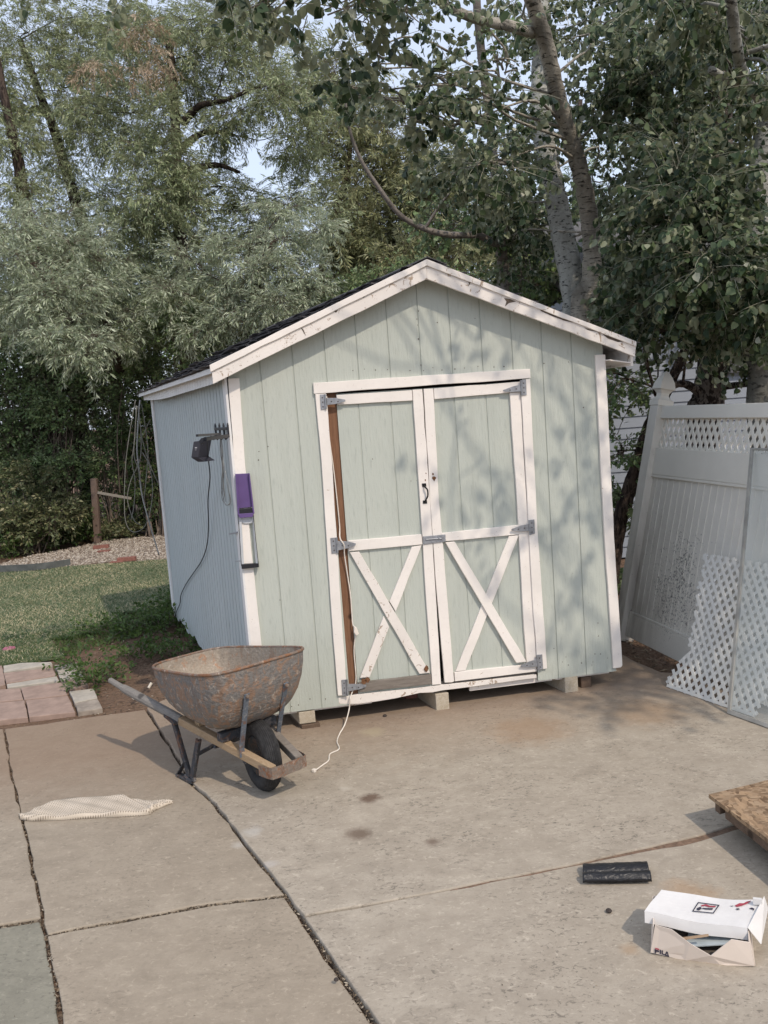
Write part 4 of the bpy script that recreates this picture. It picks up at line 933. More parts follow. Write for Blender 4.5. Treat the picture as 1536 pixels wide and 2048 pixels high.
# ------------------------------------------------------------------ white fence and what leans on it
e1 = Vector((.205, -.979, 0)).normalized(); fo = Vector((e1.y, -e1.x, 0));                      # fo: towards the patio
if fo.x > 0: fo = -fo
la = math.radians(12.5); fu = Vector((0, 0, math.cos(la))) - fo*math.sin(la); fnrm = fo*math.cos(la) + Vector((0, 0, math.sin(la)))
FB = Vector((1.92, 7.08, 0))
def FE(k, h, d=0.0): return FB + e1*k + fu*h + fnrm*d
vf = thing('vinyl_fence', FE(.6, 0), 'leaning white vinyl fence panel with lattice top, stained dark near its bottom', 'fence')
def fbox(mb, k0, k1, h0, h1, d0, d1): mb.prism([FE(k0, h0, d0), FE(k1, h0, d0), FE(k1, h1, d0), FE(k0, h1, d0)], fnrm*(d1-d0))
PLN = 1.9
for nm, h0, h1, th_ in (('top_rail', 1.825, 1.925, .05), ('middle_rail', 1.37, 1.585, .045), ('bottom_rail', .03, .215, .045)):
    mb = MB(); fbox(mb, .04, PLN, h0, h1, -.01, th_-.01)
    if nm != 'top_rail': 
        hh = h0-.022 if nm == 'middle_rail' else h1
        fbox(mb, .04, PLN, hh, hh+.022, 0, th_-.012)
    mb.build(nm, VINYLOLD if nm == 'bottom_rail' else VINYL, vf, bevel=.004)
mb = MB(); nb = 22
pitch = (PLN-.05)/nb
for i in range(nb):
    k0 = .05+i*pitch
    fbox(mb, k0, k0+pitch-.006, .21, 1.36, .0, .016)
    fbox(mb, k0+pitch-.006, k0+pitch, .21, 1.36, .012, .021)
mb.build('panel', VINYLOLD, vf)
def lattice(mb, place, W_, H_, inside, pit=.062, sw_=.026, seg=.022, th=.004, ang=50):
    t = math.radians(ang); D_ = math.hypot(W_, H_)
    for sgn, z0 in ((1, 0), (-1, th)):
        d = (math.cos(t), math.sin(t)*sgn); nn = (-d[1], d[0]); k = -D_
        while k < D_:
            run = None; a = -D_
            def emit(r0, r1):
                q = [(nn[0]*(k+o)+d[0]*r, nn[1]*(k+o)+d[1]*r) for o, r in ((-sw_/2, r0), (sw_/2, r0), (sw_/2, r1), (-sw_/2, r1))]
                P = [place(W_/2+x_, H_/2+y_, z0) for x_, y_ in q]; mb.prism(P, place(0, 0, th)-place(0, 0, 0))
            while a < D_:
                x_ = W_/2 + nn[0]*k + d[0]*(a+seg/2); y_ = H_/2 + nn[1]*k + d[1]*(a+seg/2)
                ok = 0 <= x_ <= W_ and 0 <= y_ <= H_ and inside(x_, y_)
                if ok and run is None: run = a
                if not ok and run is not None: emit(run, a); run = None
                a += seg
            k += pit
mb = MB(); lattice(mb, lambda s, t, z: FE(.05+s, 1.58+t, z), PLN-.05, .25, lambda x, y: True, .062, .026, .012, .006, 58)
mb.build('lattice_top', VINYL, vf)
def post(parent, k, d, L, lab=None):
    mb = MB(); w_ = .127
    fbox(mb, k-w_, k, -.02, L, d-.04, d+w_-.04); mb.build('post', VINYLOLD, parent, bevel=.006)
    mb = MB(); fbox(mb, k-w_-.006, k+.006, L, L+.045, d-.046, d+w_-.034)
    c0 = lambda r, h: [FE(k-w_/2-r, L+h, d+w_/2-.04-r), FE(k-w_/2+r, L+h, d+w_/2-.04-r), FE(k-w_/2+r, L+h, d+w_/2-.04+r), FE(k-w_/2-r, L+h, d+w_/2-.04+r)]
    prof = [(.060, .045), (.046, .06), (.036, .08), (.037, .10), (.052, .125), (.068, .135), (.066, .15), (.058, .19), (.042, .23), (.018, .27), (.002, .285)]
    vs = []
    for r, h in prof: vs += c0(r, h)
    fs = [(i*4+j, i*4+(j+1) % 4, i*4+4+(j+1) % 4, i*4+4+j) for i in range(len(prof)-1) for j in range(4)]
    mb.add(vs, fs); mb.build('post_cap', VINYL, parent, bevel=.001)
post(vf, .06, -.01, 1.93); post(vf, 1.46, -.36, 1.93)
# lattice sheets propped on the fence
g0_, g1_ = G(1335, 1374, z1), G(1508, 1434, z1)
tp = PL(1405, 1108, FE(0, 0, .17), fnrm)
n1 = (g1_-g0_).cross(tp-g0_).normalized()
if n1.y > 0: n1 = -n1
ux = (g1_-g0_).normalized(); uy = (n1.cross(ux)).normalized()
if uy.z < 0: uy = -uy
def sheet(px, name, lab, dz, W_, H_):
    o = g0_ - ux*.05 + n1*dz
    P2 = []
    for x, y in px:
        q = PL(x, y, g0_+n1*dz, n1) - o; P2.append(Vector((q.dot(ux), q.dot(uy), 0)))
    arr = P2
    def ins(x_, y_): return bool(inpoly(arr, np.array([x_]), np.array([y_]))[0])
    mb = MB(); lattice(mb, lambda s, t, z: o + ux*s + uy*t + n1*z, W_, H_, ins, .049, .0225, .010, .004, 52)
    a, b = arr[0], arr[-1]
    mb.prism([o+ux*a.x+uy*a.y, o+ux*b.x+uy*b.y, o+ux*b.x+uy*(b.y+.02), o+ux*a.x+uy*(a.y+.02)], n1*.012)
    a, b = arr[-3] if name == 'x' else arr[-4], arr[-3]
    return tag(mb.build(name, LATT, None, base=g0_), lab, 'lattice')
sheet([(1335, 1374), (1334, 1362), (1345, 1342), (1362, 1322), (1380, 1306), (1376, 1290), (1384, 1268), (1388, 1240), (1395, 1205), (1395, 1175), (1406, 1150), (1406, 1107), (1545, 1129), (1560, 1300), (1530, 1405), (1508, 1434)], 'lattice_panel', 'white lattice sheet with scalloped side edge, standing before the vinyl fence', 0, 1.6, 1.5)
sheet([(1518, 1405), (1540, 1355), (1600, 1300), (1660, 1320), (1660, 1440), (1530, 1410)], 'lattice_panel', 'white lattice piece at the right edge, behind the glass pane', -.06, 2.2, 1.5)
# glass storm pane
q0 = G(1459, 1428, z1); q1 = G(1545, 1459, z1); tq = PL(1505, 897, FE(0, 0, .06), fnrm)
n2 = (q1-q0).cross(tq-q0).normalized()
if n2.y > 0: n2 = -n2
gx = (q1-q0).normalized(); gy = n2.cross(gx)
if gy.z < 0: gy = -gy
gt = thing('glass_panel', q0, 'clear glass pane in a thin metal frame leaning on the white fence', 'glass panel')
Hg = (tq-q0).dot(gy); skew = (tq-q0).dot(gx)/Hg
def GP(s, t, d=0): return q0 + gx*(s+skew*t) + gy*t + n2*d
n_ = NT('storm_glass'); n_.out((.62, .68, .66), .12); n_.b.inputs['Alpha'].default_value = .30; GLASS = n_.mat
mb = MB(); mb.add([GP(0, 0, .004), GP(1.1, 0, .004), GP(1.1, Hg, .004), GP(0, Hg, .004)], [(0, 1, 2, 3)]); mb.build('pane', GLASS, gt)
FR = m_plain('frame_aluminium', (.36, .35, .32), .5, .3, .2, 10, .05)
for s0, s1, t0, t1, nm in ((-.008, .012, 0, Hg, 'stile'), (.012, 1.1, 0, .024, 'bottom_rail'), (.012, 1.1, Hg-.012, Hg, 'top_rail')):
    mb = MB(); mb.prism([GP(s0, t0, -.006), GP(s1, t0, -.006), GP(s1, t1, -.006), GP(s0, t1, -.006)], n2*.02); mb.build(nm, FR, gt, bevel=.001)

# ------------------------------------------------------------------ neighbour's house
hs_ = thing('neighbour_house', (5.5, 11.8, 0), 'grey house with horizontal lap siding behind the fence and poplars', 'house')
HX0, HX1, HY, HH = 2.6, 11.0, 10.6, 3.2
mb = MB(); k = 0
SID = m_plain('lap_siding', (.27, .30, .345), .6, 0, .06, 3, .05)
while k*.132 < HH:
    z0 = k*.132; mb.prism([(HX0, HY-.018, z0), (HX0, HY-.002, z0+.132), (HX0, HY+.01, z0+.132), (HX0, HY+.01, z0)], (HX1-HX0, 0, 0)); k += 1
k = 0
while k*.132 < HH:
    z0 = k*.132; mb.prism([(HX0-.018, HY+.02, z0), (HX0-.002, HY+.02, z0+.132), (HX0+.01, HY+.02, z0+.132), (HX0+.01, HY+.02, z0)], (0, 6, 0)); k += 1
mb.box(((HX0+HX1)/2+.1, HY+3.1, HH/2), (HX1-HX0-.2, 0, 0), (0, 6, 0), (0, 0, HH))
mb.build('wall', SID, hs_)
mb = MB(); mb.box((HX0-.01, HY-.012, HH/2), (.09, 0, 0), (0, .09, 0), (0, 0, HH)); mb.build('corner_trim', m_plain('trim_pale', (.6, .6, .6), .6), hs_, bevel=.004)
mb = MB(); mb.prism([(HX0-.4, HY-.45, HH-.02), (HX1+.3, HY-.45, HH-.02), (HX1+.3, HY+3.1, HH+1.3), (HX0-.4, HY+3.1, HH+1.3)], (0, 0, .12)); mb.prism([(HX0-.4, HY+6.6, HH-.02), (HX1+.3, HY+6.6, HH-.02), (HX1+.3, HY+3.1, HH+1.3), (HX0-.4, HY+3.1, HH+1.3)], (0, 0, .12)); mb.build('roof', m_plain('house_shingles', (.10, .095, .09), .9, 0, .3, 20, .4), hs_)
wa, wb_ = PL(1442, 702, Vector((0, HY-.02, 0)), Vector((0, 1, 0))), PL(1516, 742, Vector((0, HY-.02, 0)), Vector((0, 1, 0)))
mb = MB(); mb.box(((wa.x+wb_.x)/2, HY-.05, (wa.z+wb_.z)/2), (wb_.x-wa.x, 0, 0), (0, .07, 0), (0, 0, wa.z-wb_.z)); mb.build('vent_box', m_plain('vent_dark', (.10, .10, .11), .6), hs_, bevel=.004)

# ------------------------------------------------------------------ OSB platform at the right edge
n_ = NT('osb'); c = n_.pos(); vv = n_.vor(n_.mp(c, (26, 60, 30), (0, 0, .6)), 1, 'Color'); v2 = n_.vor(n_.mp(c, (60, 24, 30), (0, 0, .3)), 1, 'Color')
f_ = n_.noise(c, 90, 4); cc = n_.mix(n_.sep(vv)[0], (.17, .11, .065), (.38, .27, .17)); c2 = n_.mix(n_.sep(v2)[1], (.13, .08, .045), (.40, .27, .16)); cc = n_.mix(n_.step(n_.noise(c, 22, 3), .45, .55), cc, c2)
OSB = n_.out(cc, .85, n_.bump(n_.math('ADD', n_.sep(vv)[2], f_), .5, .004))
zt = .165
o0 = G(1417, 1588, zt); ea = (G(1536, 1560, zt)-o0).normalized(); eb = (G(1536, 1678, zt)-o0).normalized()
ob = thing('osb_platform', Vector((o0.x, o0.y, 0)), 'worn chipboard sheet on a low timber frame at the right edge', 'platform')
def OP(s, t, z): return Vector((o0.x, o0.y, 0)) + Vector((ea.x*s+eb.x*t, ea.y*s+eb.y*t, z))
mb = MB(); mb.prism([Vector(p) for p in worn([OP(0, 0, zt), OP(1.25, 0, zt), OP(1.25, 1.25, zt), OP(0, 1.25, zt)], .06, .001)], (0, 0, -.02)); mb.build('board', OSB, ob, bevel=.002)
for s0, s1, t0, t1 in ((.02, 1.22, .02, .06), (.02, .06, .10, 1.2), (1.18, 1.22, .10, 1.2), (.02, 1.22, 1.21, 1.25)):
    mb = MB(); mb.prism([OP(s0, t0, zt-.022), OP(s1, t0, zt-.022), OP(s1, t1, zt-.022), OP(s0, t1, zt-.022)], (0, 0, -.055)); mb.build('frame_timber', BLOCKD, ob, bevel=.004)
for s0, t0 in ((.35, .3), (1.0, .3), (.35, 1.0), (1.0, 1.0)):
    mb = MB(); mb.prism([OP(s0, t0, zt-.022), OP(s0+.2, t0, zt-.022), OP(s0+.2, t0+.1, zt-.022), OP(s0, t0+.1, zt-.022)], (0, 0, -(zt-.022-z1))); mb.build('support_block', BLOCKD, ob)

# ------------------------------------------------------------------ shoe box
f0, f1 = G(1301, 1907, z1), G(1511, 1933, z1)
bx = (f1-f0).normalized(); by = Vector((-bx.y, bx.x, 0)); 
if by.y < 0: by = -by
BO = Vector((f0.x, f0.y, z1)); BWd = (f1-f0).length
def BX(s, t, z): return BO + bx*s + by*t + Vector((0, 0, z))
CARD = m_plain('box_cardboard', (.66, .57, .49), .7, 0, .06, 6, .08); CARDW = m_plain('box_lid_white', (.68, .66, .635), .6, 0, .05, 12, .5); INNER = m_plain('box_inside', (.10, .085, .07), .9, 0, .3, 8); NAVY = m_plain('ink_dark', (.035, .03, .05), .6); RED = m_plain('ink_red', (.33, .05, .07), .6)
sb = thing('shoe_box', BO + bx*BWd/2 + by*.1, 'crumpled white shoe box with a sagging lid in the lower right corner', 'shoe box')
def FB2(x, y, off=0.0): return PL(x, y, BO - by*off, -by)
D_ = .20
bulge = lambda p, a: p - by*a
fr_ = [bulge(FB2(x, y), a) for x, y, a in ((1301, 1905, 0), (1370, 1919, .006), (1440, 1927, .010), (1509, 1932, 0), (1500, 1885, 0), (1462, 1875, .012), (1421, 1904, .022), (1380, 1880, .022), (1343, 1855, .012), (1310, 1850, 0))]
mb = MB(); mb.add(fr_ + [p+by*.003 for p in fr_], [tuple(range(10)), tuple(reversed(range(10, 20)))] + [(i, i+10, (i+1) % 10+10, (i+1) % 10) for i in range(10)]); mb.build('front_side', CARD, sb)
hb = .105
for nm, poly, ext in (('back_side', [BX(0, D_, 0), BX(BWd, D_, 0), BX(BWd-.01, D_, hb), BX(.01, D_, hb)], by*.003), ('left_side', [BX(0, .004, 0), BX(0, D_, 0), BX(.006, D_, hb), BX(.012, .004, hb*.95)], bx*.003),
                      ('right_side', [BX(BWd-.003, .004, 0), BX(BWd, D_, 0), BX(BWd-.012, D_, hb), BX(BWd-.02, .006, hb*.85)], bx*.003), ('bottom', [BX(.003, .004, .001), BX(BWd-.004, .004, .001), BX(BWd-.004, D_, .001), BX(.004, D_, .001)], Vector((0, 0, .003)))):
    mb = MB(); mb.prism(poly, ext); mb.build(nm, [CARD] if nm != 'bottom' else INNER, sb)
mb = MB(); mb.prism([BX(.12, .03, .02), BX(.30, .04, .05), BX(.30, .16, .055), BX(.14, .16, .03)], (0, 0, .004)); mb.build('paper_insert', m_plain('pale_paper', (.42, .47, .48), .7), sb)
mb = MB(); mb.prism([BX(.10, .012, .055), BX(.20, .012, .085), BX(.20, .016, .09), BX(.10, .016, .062)], by*.004); mb.build('tape_strip', m_plain('kraft', (.35, .24, .15), .8), sb)
# lid: a curved sheet over the box, raised at the far left corner
def lidpt(u, v, d=0):       # u along, v from front 0 to back 1
    corners = LC
    p = corners[0]*(1-u)*(1-v) + corners[1]*u*(1-v) + corners[2]*u*v + corners[3]*(1-u)*v
    return p + Vector((0, 0, -.006*math.sin(u*math.pi)*(1-v) - .012*math.sin(u*math.pi)*v + .0025*math.sin(u*9+v*5) + d))
def atz(x, y, z): return G(x, y, z)
LC = [atz(1289, 1822, .135), atz(1495, 1857, .118), atz(1528, 1800, .135), atz(1323, 1778, .150)]
mb = MB(); nu, nv = 14, 8
for i in range(nu):
    for j in range(nv): mb.add([lidpt(i/nu, j/nv), lidpt((i+1)/nu, j/nv), lidpt((i+1)/nu, (j+1)/nv), lidpt(i/nu, (j+1)/nv)], [(0, 1, 2, 3)])
for i in range(nu):        # front lip folded down
    a, b = lidpt(i/nu, 0), lidpt((i+1)/nu, 0); dn = Vector((0, 0, -.040)) - by*.010
    mb.add([a, b, b+dn, a+dn], [(0, 1, 2, 3)])
import bmesh as _bm
def weld(o, d=1e-4):
    b_ = _bm.new(); b_.from_mesh(o.data); _bm.ops.remove_doubles(b_, verts=b_.verts, dist=d); _bm.ops.recalc_face_normals(b_, faces=b_.faces); b_.to_mesh(o.data); b_.free()
    for p_ in o.data.polygons: p_.use_smooth = True
    return o
lid = weld(mb.build('lid', CARDW, sb))
for p_ in lid.data.polygons: p_.use_smooth = False
sm = lid.modifiers.new('thick', 'SOLIDIFY'); sm.thickness = .002
mb = MB(); a, b = lidpt(1, 0), lidpt(1, 1); dn = Vector((0, 0, -.055)) + bx*.012
mb.prism([a+Vector((0, 0, .002)), b+Vector((0, 0, .012)), b+dn+Vector((0, 0, .02)), a+dn+bx*.03], bx*.002); mb.build('end_flap', CARDW, sb)
mb = MB(); a = lidpt(.97, .80, .004); mb.box(a+Vector((0, 0, .012)), bx*.03, by*.012, (0, 0, .022)); mb.build('price_tag', CARDW, sb)
def ink(poly, m_, nm):
    mb = MB(); mb.prism([lidpt(u, v, .0035) for u, v in poly], (0, 0, .0006)); return mb.build(nm, m_, lid)
mb = MB()
for P in ([(.415, .33), (.625, .33), (.625, .355), (.415, .355)], [(.415, .66), (.625, .66), (.625, .685), (.415, .685)], [(.415, .355), (.425, .355), (.425, .66), (.415, .66)], [(.615, .355), (.625, .355), (.625, .66), (.615, .66)]):
    mb.prism([lidpt(u, v, .0035) for u, v in P], (0, 0, .0006))
mb.build('emblem_frame', NAVY, lid)
ink([(.46, .58), (.50, .64), (.54, .60), (.60, .62), (.60, .57), (.54, .55), (.50, .58), (.47, .54)], RED, 'emblem_stripe')
ink([(.49, .49), (.54, .50), (.59, .52), (.59, .46), (.53, .45), (.49, .46)], NAVY, 'emblem_stripe')
ink([(.44, .46), (.455, .51), (.475, .51), (.485, .46), (.475, .40), (.45, .40)], NAVY, 'emblem_dot')
ink([(.76, .74), (.79, .84), (.83, .84), (.85, .90), (.89, .93), (.87, .84), (.83, .76), (.79, .70)], RED, 'printed_mark')
ink([(.72, .70), (.75, .73), (.75, .70)], NAVY, 'printed_mark'); ink([(.79, .62), (.81, .65), (.83, .62), (.81, .58)], NAVY, 'printed_mark')
ink([(.91, .66), (.93, .70), (.96, .66), (.965, .60), (.945, .64)], NAVY, 'printed_mark')
def letters(defs, origin, sz):
    for nm, m_, polys in defs:
        mb = MB()
        for P in polys: mb.prism([FB2(*q_) - by*.0045 for q_ in P], by*.002)
        mb.build(nm, m_, sb)
def LT(L): return [(1140+a/3.879, 1540+b/3.879) for a, b in L]
letters([('letter', NAVY, [LT([(660, 1402), (690, 1408), (690, 1398), (668, 1393)]), LT([(658, 1388), (668, 1390), (668, 1418), (658, 1416)])]),
         ('letter_bar', RED, [LT([(660, 1376), (692, 1384), (692, 1392), (662, 1384)])]),
         ('letter', NAVY, [LT([(697, 1390), (706, 1392), (706, 1424), (697, 1422)])]), ('letter', NAVY, [LT([(712, 1394), (721, 1396), (721, 1422), (712, 1426)]), LT([(712, 1424), (721, 1420), (736, 1424), (736, 1432)])]),
         ('letter', NAVY, [LT([(748, 1402), (756, 1404), (744, 1436), (735, 1434)]), LT([(750, 1404), (758, 1404), (770, 1446), (761, 1444)]), LT([(744, 1430), (762, 1434), (764, 1441), (742, 1437)])])], None, 1)

# ------------------------------------------------------------------ black folded bag
def wavy(px0, px1, px2, px3, nu, nv, hz, name, m_, label, cat, rough=.004, seed=1, z0=z1, base_=None):
    rg = np.random.default_rng(seed); c = [G(*p_, z0) for p_ in (px0, px1, px2, px3)]; mb = MB(); ph = rg.uniform(0, 6, 8)
    V = []
    for j in range(nv+1):
        for i in range(nu+1):
            u, v = i/nu, j/nv; p_ = c[0]*(1-u)*(1-v)+c[1]*u*(1-v)+c[2]*u*v+c[3]*(1-u)*v
            V.append(p_ + Vector((0, 0, hz(u, v) + rough*(math.sin(u*31+v*7+ph[0])*math.sin(v*13+u*9+ph[1]) + .6*math.sin(u*67+ph[2]+v*21)))))
    F = [(j*(nu+1)+i, j*(nu+1)+i+1, (j+1)*(nu+1)+i+1, (j+1)*(nu+1)+i) for j in range(nv) for i in range(nu)]
    mb.add(V, F); o = mb.build(name, m_, None, base=sum(c, Vector())/4, smooth=True); s_ = o.modifiers.new('t', 'SOLIDIFY'); s_.thickness = .003; s_.offset = -1
    return tag(o, label, cat)
n_ = NT('bag_black'); c = n_.co(); BAG = n_.out((.012, .012, .014), .33, n_.bump(n_.math('ADD', n_.noise(n_.mp(c, (14, 40, 14)), 1, 5, .6, 1.5), n_.noise(c, 25, 3)), .6, .01), 0, .45)
def hbag(u, v):
    if v < .45: t = v/.45; return .038*math.sin(math.pi*min(1, t*.98+.02))**.5
    t = (v-.45)/.55; return .010 + .024*math.sin(math.pi*t)**.5
wavy((1166, 1770), (1304, 1768), (1293, 1731), (1166, 1736), 40, 24, hbag, 'plastic_bag', BAG, 'black plastic bag folded into a flat roll on the patio', 'bag', .0009, 3)
# ------------------------------------------------------------------ pale mesh mat
n_ = NT('mesh_mat'); c = n_.pos(); m2 = n_.mp(c, (330, 330, 330), (0, 0, .785)); sx = n_.sep(m2)
wv = n_.math('MULTIPLY', n_.math('SINE', sx[0]), n_.math('SINE', sx[1])); k_ = n_.ramp(n_.math('ADD', n_.math('MULTIPLY', wv, .5), .5), [(.66, 0.0), (.80, 1.0)])
MAT_ = n_.out(n_.mix(n_.math('MULTIPLY', k_, .8), n_.mix(n_.step(n_.noise(c, 9), .3, .7), (.60, .52, .42), (.50, .43, .34)), (.20, .16, .125)), .9, n_.bump(wv, .5, .002))
def clothmesh():
    front = cr([list(G(x, y, 0)) for x, y in ((40, 1641), (70, 1643), (120, 1641), (190, 1637), (250, 1634), (296, 1630), (306, 1624), (318, 1618), (346, 1606))], 12)
    back = cr([list(G(x, y, 0)) for x, y in ((37, 1630), (58, 1624), (80, 1613), (120, 1600), (165, 1595), (238, 1592), (262, 1598), (300, 1601), (346, 1604))], 12)
    nu, nv = len(front), 26; V = []; F = []
    for j in range(nv):
        v = j/(nv-1)
        for i in range(nu):
            u = i/(nu-1); p = front[i]*(1-v)+back[i]*v; wide = np.linalg.norm(front[i]-back[i])
            t = v*wide/.05
            h = .007 + (.020*math.exp(-((t-.45)/.5)**2) if u < .85 else .02*math.exp(-((t-.45)/.5)**2)*(1-u)/.15) + .006*math.sin(u*17)*math.sin(v*4) + .004*math.sin(u*41+v*7)
            if v in (0, 1): h = .002
            V.append((p[0], p[1], max(.002, h)))
    F = [(j*nu+i, j*nu+i+1, (j+1)*nu+i+1, (j+1)*nu+i) for j in range(nv-1) for i in range(nu-1)]
    mb = MB(); mb.add(V, F); o = mb.build('mesh_mat', MAT_, None, base=G(190, 1620), smooth=True); s_ = o.modifiers.new('t', 'SOLIDIFY'); s_.thickness = .005; s_.offset = -1
    return tag(o, 'cream open weave mat with a folded front edge lying on the patio', 'mat')
clothmesh()
# ------------------------------------------------------------------ leaves, twigs, trees
def rotz(a):
    c, s_ = np.cos(a), np.sin(a); R_ = np.zeros((len(a), 3, 3)); R_[:, 0, 0] = c; R_[:, 0, 1] = -s_; R_[:, 1, 0] = s_; R_[:, 1, 1] = c; R_[:, 2, 2] = 1; return R_
def frame(d, roll):
    """matrices whose Y axis is d, rolled about it"""
    d = d/np.linalg.norm(d, axis=1, keepdims=True); up = np.tile([0, 0, 1.0], (len(d), 1)); up[np.abs(d[:, 2]) > .97] = [1, 0, 0]
    x_ = np.cross(d, up); x_ /= np.linalg.norm(x_, axis=1, keepdims=True); z_ = np.cross(x_, d)
    c, s_ = np.cos(roll)[:, None], np.sin(roll)[:, None]; X_ = x_*c+z_*s_; Z_ = z_*c-x_*s_
    return np.stack([X_, d, Z_], 2)
LEAF = {'round': (np.array([[0, 0, 0], [-.40, .26, .07], [-.33, .62, .06], [0, 1, -.03], [.33, .62, .06], [.40, .26, .07]]), np.array([[0, 3, 2, 1], [0, 5, 4, 3]])),
        'thin': (np.array([[0, 0, 0], [-.095, .45, .02], [0, 1, -.05], [.095, .45, .02]]), np.array([[0, 3, 2, 1]])),
        'mid': (np.array([[0, 0, 0], [-.24, .42, .04], [0, 1, -.05], [.24, .42, .04]]), np.array([[0, 3, 2, 1]]))}
def twig_tpl(kind, n, L, ls, droop, spread, rng, stem=.0035):
    """one leafy twig along +X, bending down by droop; returns V, Q, material index"""
    t = np.linspace(0, 1, 6); px = L*(t-.12*droop*t*t); pz = L*(.22*t - droop*.75*t*t); py = L*.08*np.sin(t*3+rng.uniform(0, 6))
    C_ = np.stack([px, py, pz], 1); V = []; Q = []
    for i, c in enumerate(C_):
        r = stem*(1-.75*t[i]); V += [c+[0, r, 0], c+[0, -r*.5, r*.86], c+[0, -r*.5, -r*.86]]
    for i in range(5):
        for j in range(3): Q.append([i*3+j, i*3+(j+1) % 3, i*3+3+(j+1) % 3, i*3+3+j])
    nq = len(Q); V = [np.array(V)]; base = len(V[0])
    lt = np.clip(rng.uniform(.08, 1.02, n)**.85, 0, 1); P = np.stack([np.interp(lt, t, C_[:, k]) for k in range(3)], 1)
    tang = np.stack([np.ones(n), np.zeros(n), .22-1.5*droop*lt], 1)
    sd_ = np.where(np.arange(n) % 2, 1, -1); az = rng.normal(0, .5, n)
    d = tang*spread[0] + np.stack([np.cos(az)*.1, sd_*np.cos(az), np.sin(az)], 1)*spread[1] + np.array([0, 0, -1.0])*spread[2] + rng.normal(0, .22, (n, 3))
    LV_, LQ = LEAF[kind]; s_ = ls*rng.uniform(.65, 1.25, n); M_ = frame(d, rng.normal(0, .7, n) + rng.integers(0, 2, n)*np.pi*(kind == 'round')*(rng.uniform(0, 1, n) < .3))
    P = P + d/np.linalg.norm(d, axis=1, keepdims=True)*ls*.25
    LVs = P[:, None] + np.einsum('nij,kj->nki', M_, LV_)*s_[:, None, None]
    V.append(LVs.reshape(-1, 3)); k = len(LV_); Qs = (base + np.arange(n)[:, None, None]*k + LQ[None]).reshape(-1, 4)
    return np.concatenate(V), np.concatenate([np.array(Q), Qs]), np.concatenate([np.ones(nq, int), np.zeros(len(Qs), int)])
KIND = {}
def kind(name, leaf, n, L, ls, droop, spread, nt=7, stem=.0035):
    rng = np.random.default_rng(abs(hash(name)) % 1000 if False else sum(map(ord, name))); KIND[name] = [twig_tpl(leaf, n, L, ls, droop*rng.uniform(.6, 1.4), spread, rng, stem) for _ in range(nt)]
kind('poplar', 'round', 19, .42, .055, .35, (.25, .5, .75), 11, .0035)
kind('olive', 'thin', 32, .40, .074, .55, (.65, .6, .30), 9, .0030)
kind('olivefar', 'thin', 26, .55, .13, .5, (.65, .6, .25), 7, .005)
kind('shrub', 'mid', 26, .40, .065, .3, (.5, .8, .15), 7, .004)
kind('weed', 'mid', 14, .18, .045, .3, (.4, .8, -.1), 5, .002)
def crown(name, kd, pts, dirs, mats, parent, sc=(.75, 1.2), tilt=.35, rng=RNG, label=None):
    n = len(pts); T = KIND[kd]; which = rng.integers(0, len(T), n); V = []; Q = []; MI = []; base = 0
    yaw = np.arctan2(dirs[:, 1], dirs[:, 0]); R1 = rotz(yaw)
    a = rng.normal(0, tilt, n) - np.arcsin(np.clip(dirs[:, 2]/np.linalg.norm(dirs, axis=1), -.9, .9))*.6; b = rng.normal(0, tilt, n); ca, sa, cb_, sb_ = np.cos(a), np.sin(a), np.cos(b), np.sin(b)
    Ry = np.zeros((n, 3, 3)); Ry[:, 0, 0] = ca; Ry[:, 0, 2] = sa; Ry[:, 1, 1] = 1; Ry[:, 2, 0] = -sa; Ry[:, 2, 2] = ca
    Rx = np.zeros((n, 3, 3)); Rx[:, 0, 0] = 1; Rx[:, 1, 1] = cb_; Rx[:, 1, 2] = -sb_; Rx[:, 2, 1] = sb_; Rx[:, 2, 2] = cb_
    M_ = R1 @ Ry @ Rx * rng.uniform(*sc, n)[:, None, None]
    for k, (v, q, mi) in enumerate(T):
        w_ = np.where(which == k)[0]
        if not len(w_): continue
        vv = pts[w_][:, None] + np.einsum('nij,kj->nki', M_[w_], v); V.append(vv.reshape(-1, 3))
        Q.append((base + np.arange(len(w_))[:, None, None]*len(v) + q[None]).reshape(-1, 4)); MI.append(np.tile(mi, len(w_))); base += len(w_)*len(v)
    o = npmesh(name, np.concatenate(V), np.concatenate(Q), mats=mats, mi=np.concatenate(MI), parent=parent)
    if label: o['label'] = label
    return o
LOBE = [60, .42]
def clump(c, r, n, rng=RNG, shell=.45, down=0.0):
    """twig starts and directions spread through a ragged ellipsoid"""
    c = np.array(c); r = np.array(r, float); u = rng.normal(0, 1, (n, 3)); u /= np.linalg.norm(u, axis=1, keepdims=True)
    # lumpy: a few lobes
    k = max(4, int(n/LOBE[0])); lob = rng.normal(0, 1, (k, 3)); lob /= np.linalg.norm(lob, axis=1, keepdims=True); lob *= rng.uniform(.25, 1.05, (k, 1)); li = rng.integers(0, k, n)
    rad = rng.uniform(0, 1, n)**shell; lr = LOBE[1]*rng.uniform(.6, 1.4, k)[li][:, None]
    P = c + (lob[li] + u*rad[:, None]*lr)*r
    d = (P-c)/r*.6 + u*.8 + rng.normal(0, .3, (n, 3)); d[:, 2] -= down
    return P, d
def limb(mb, a, b, r0, r1, sag=.1, n=6, wig=.04, seed=None):
    a = Vector(a); b = Vector(b); L = (b-a).length; pts = []
    for i in range(4):
        t = i/3; p = a.lerp(b, t); p.z += L*sag*math.sin(math.pi*t)
        if 0 < i < 3: p += Vector((random.gauss(0, wig*L), random.gauss(0, wig*L), random.gauss(0, wig*L*.6)))
        pts.append(list(p))
    C_ = cr(pts, 4); mb.tube(C_, list(np.linspace(r0, r1, len(C_))), n)
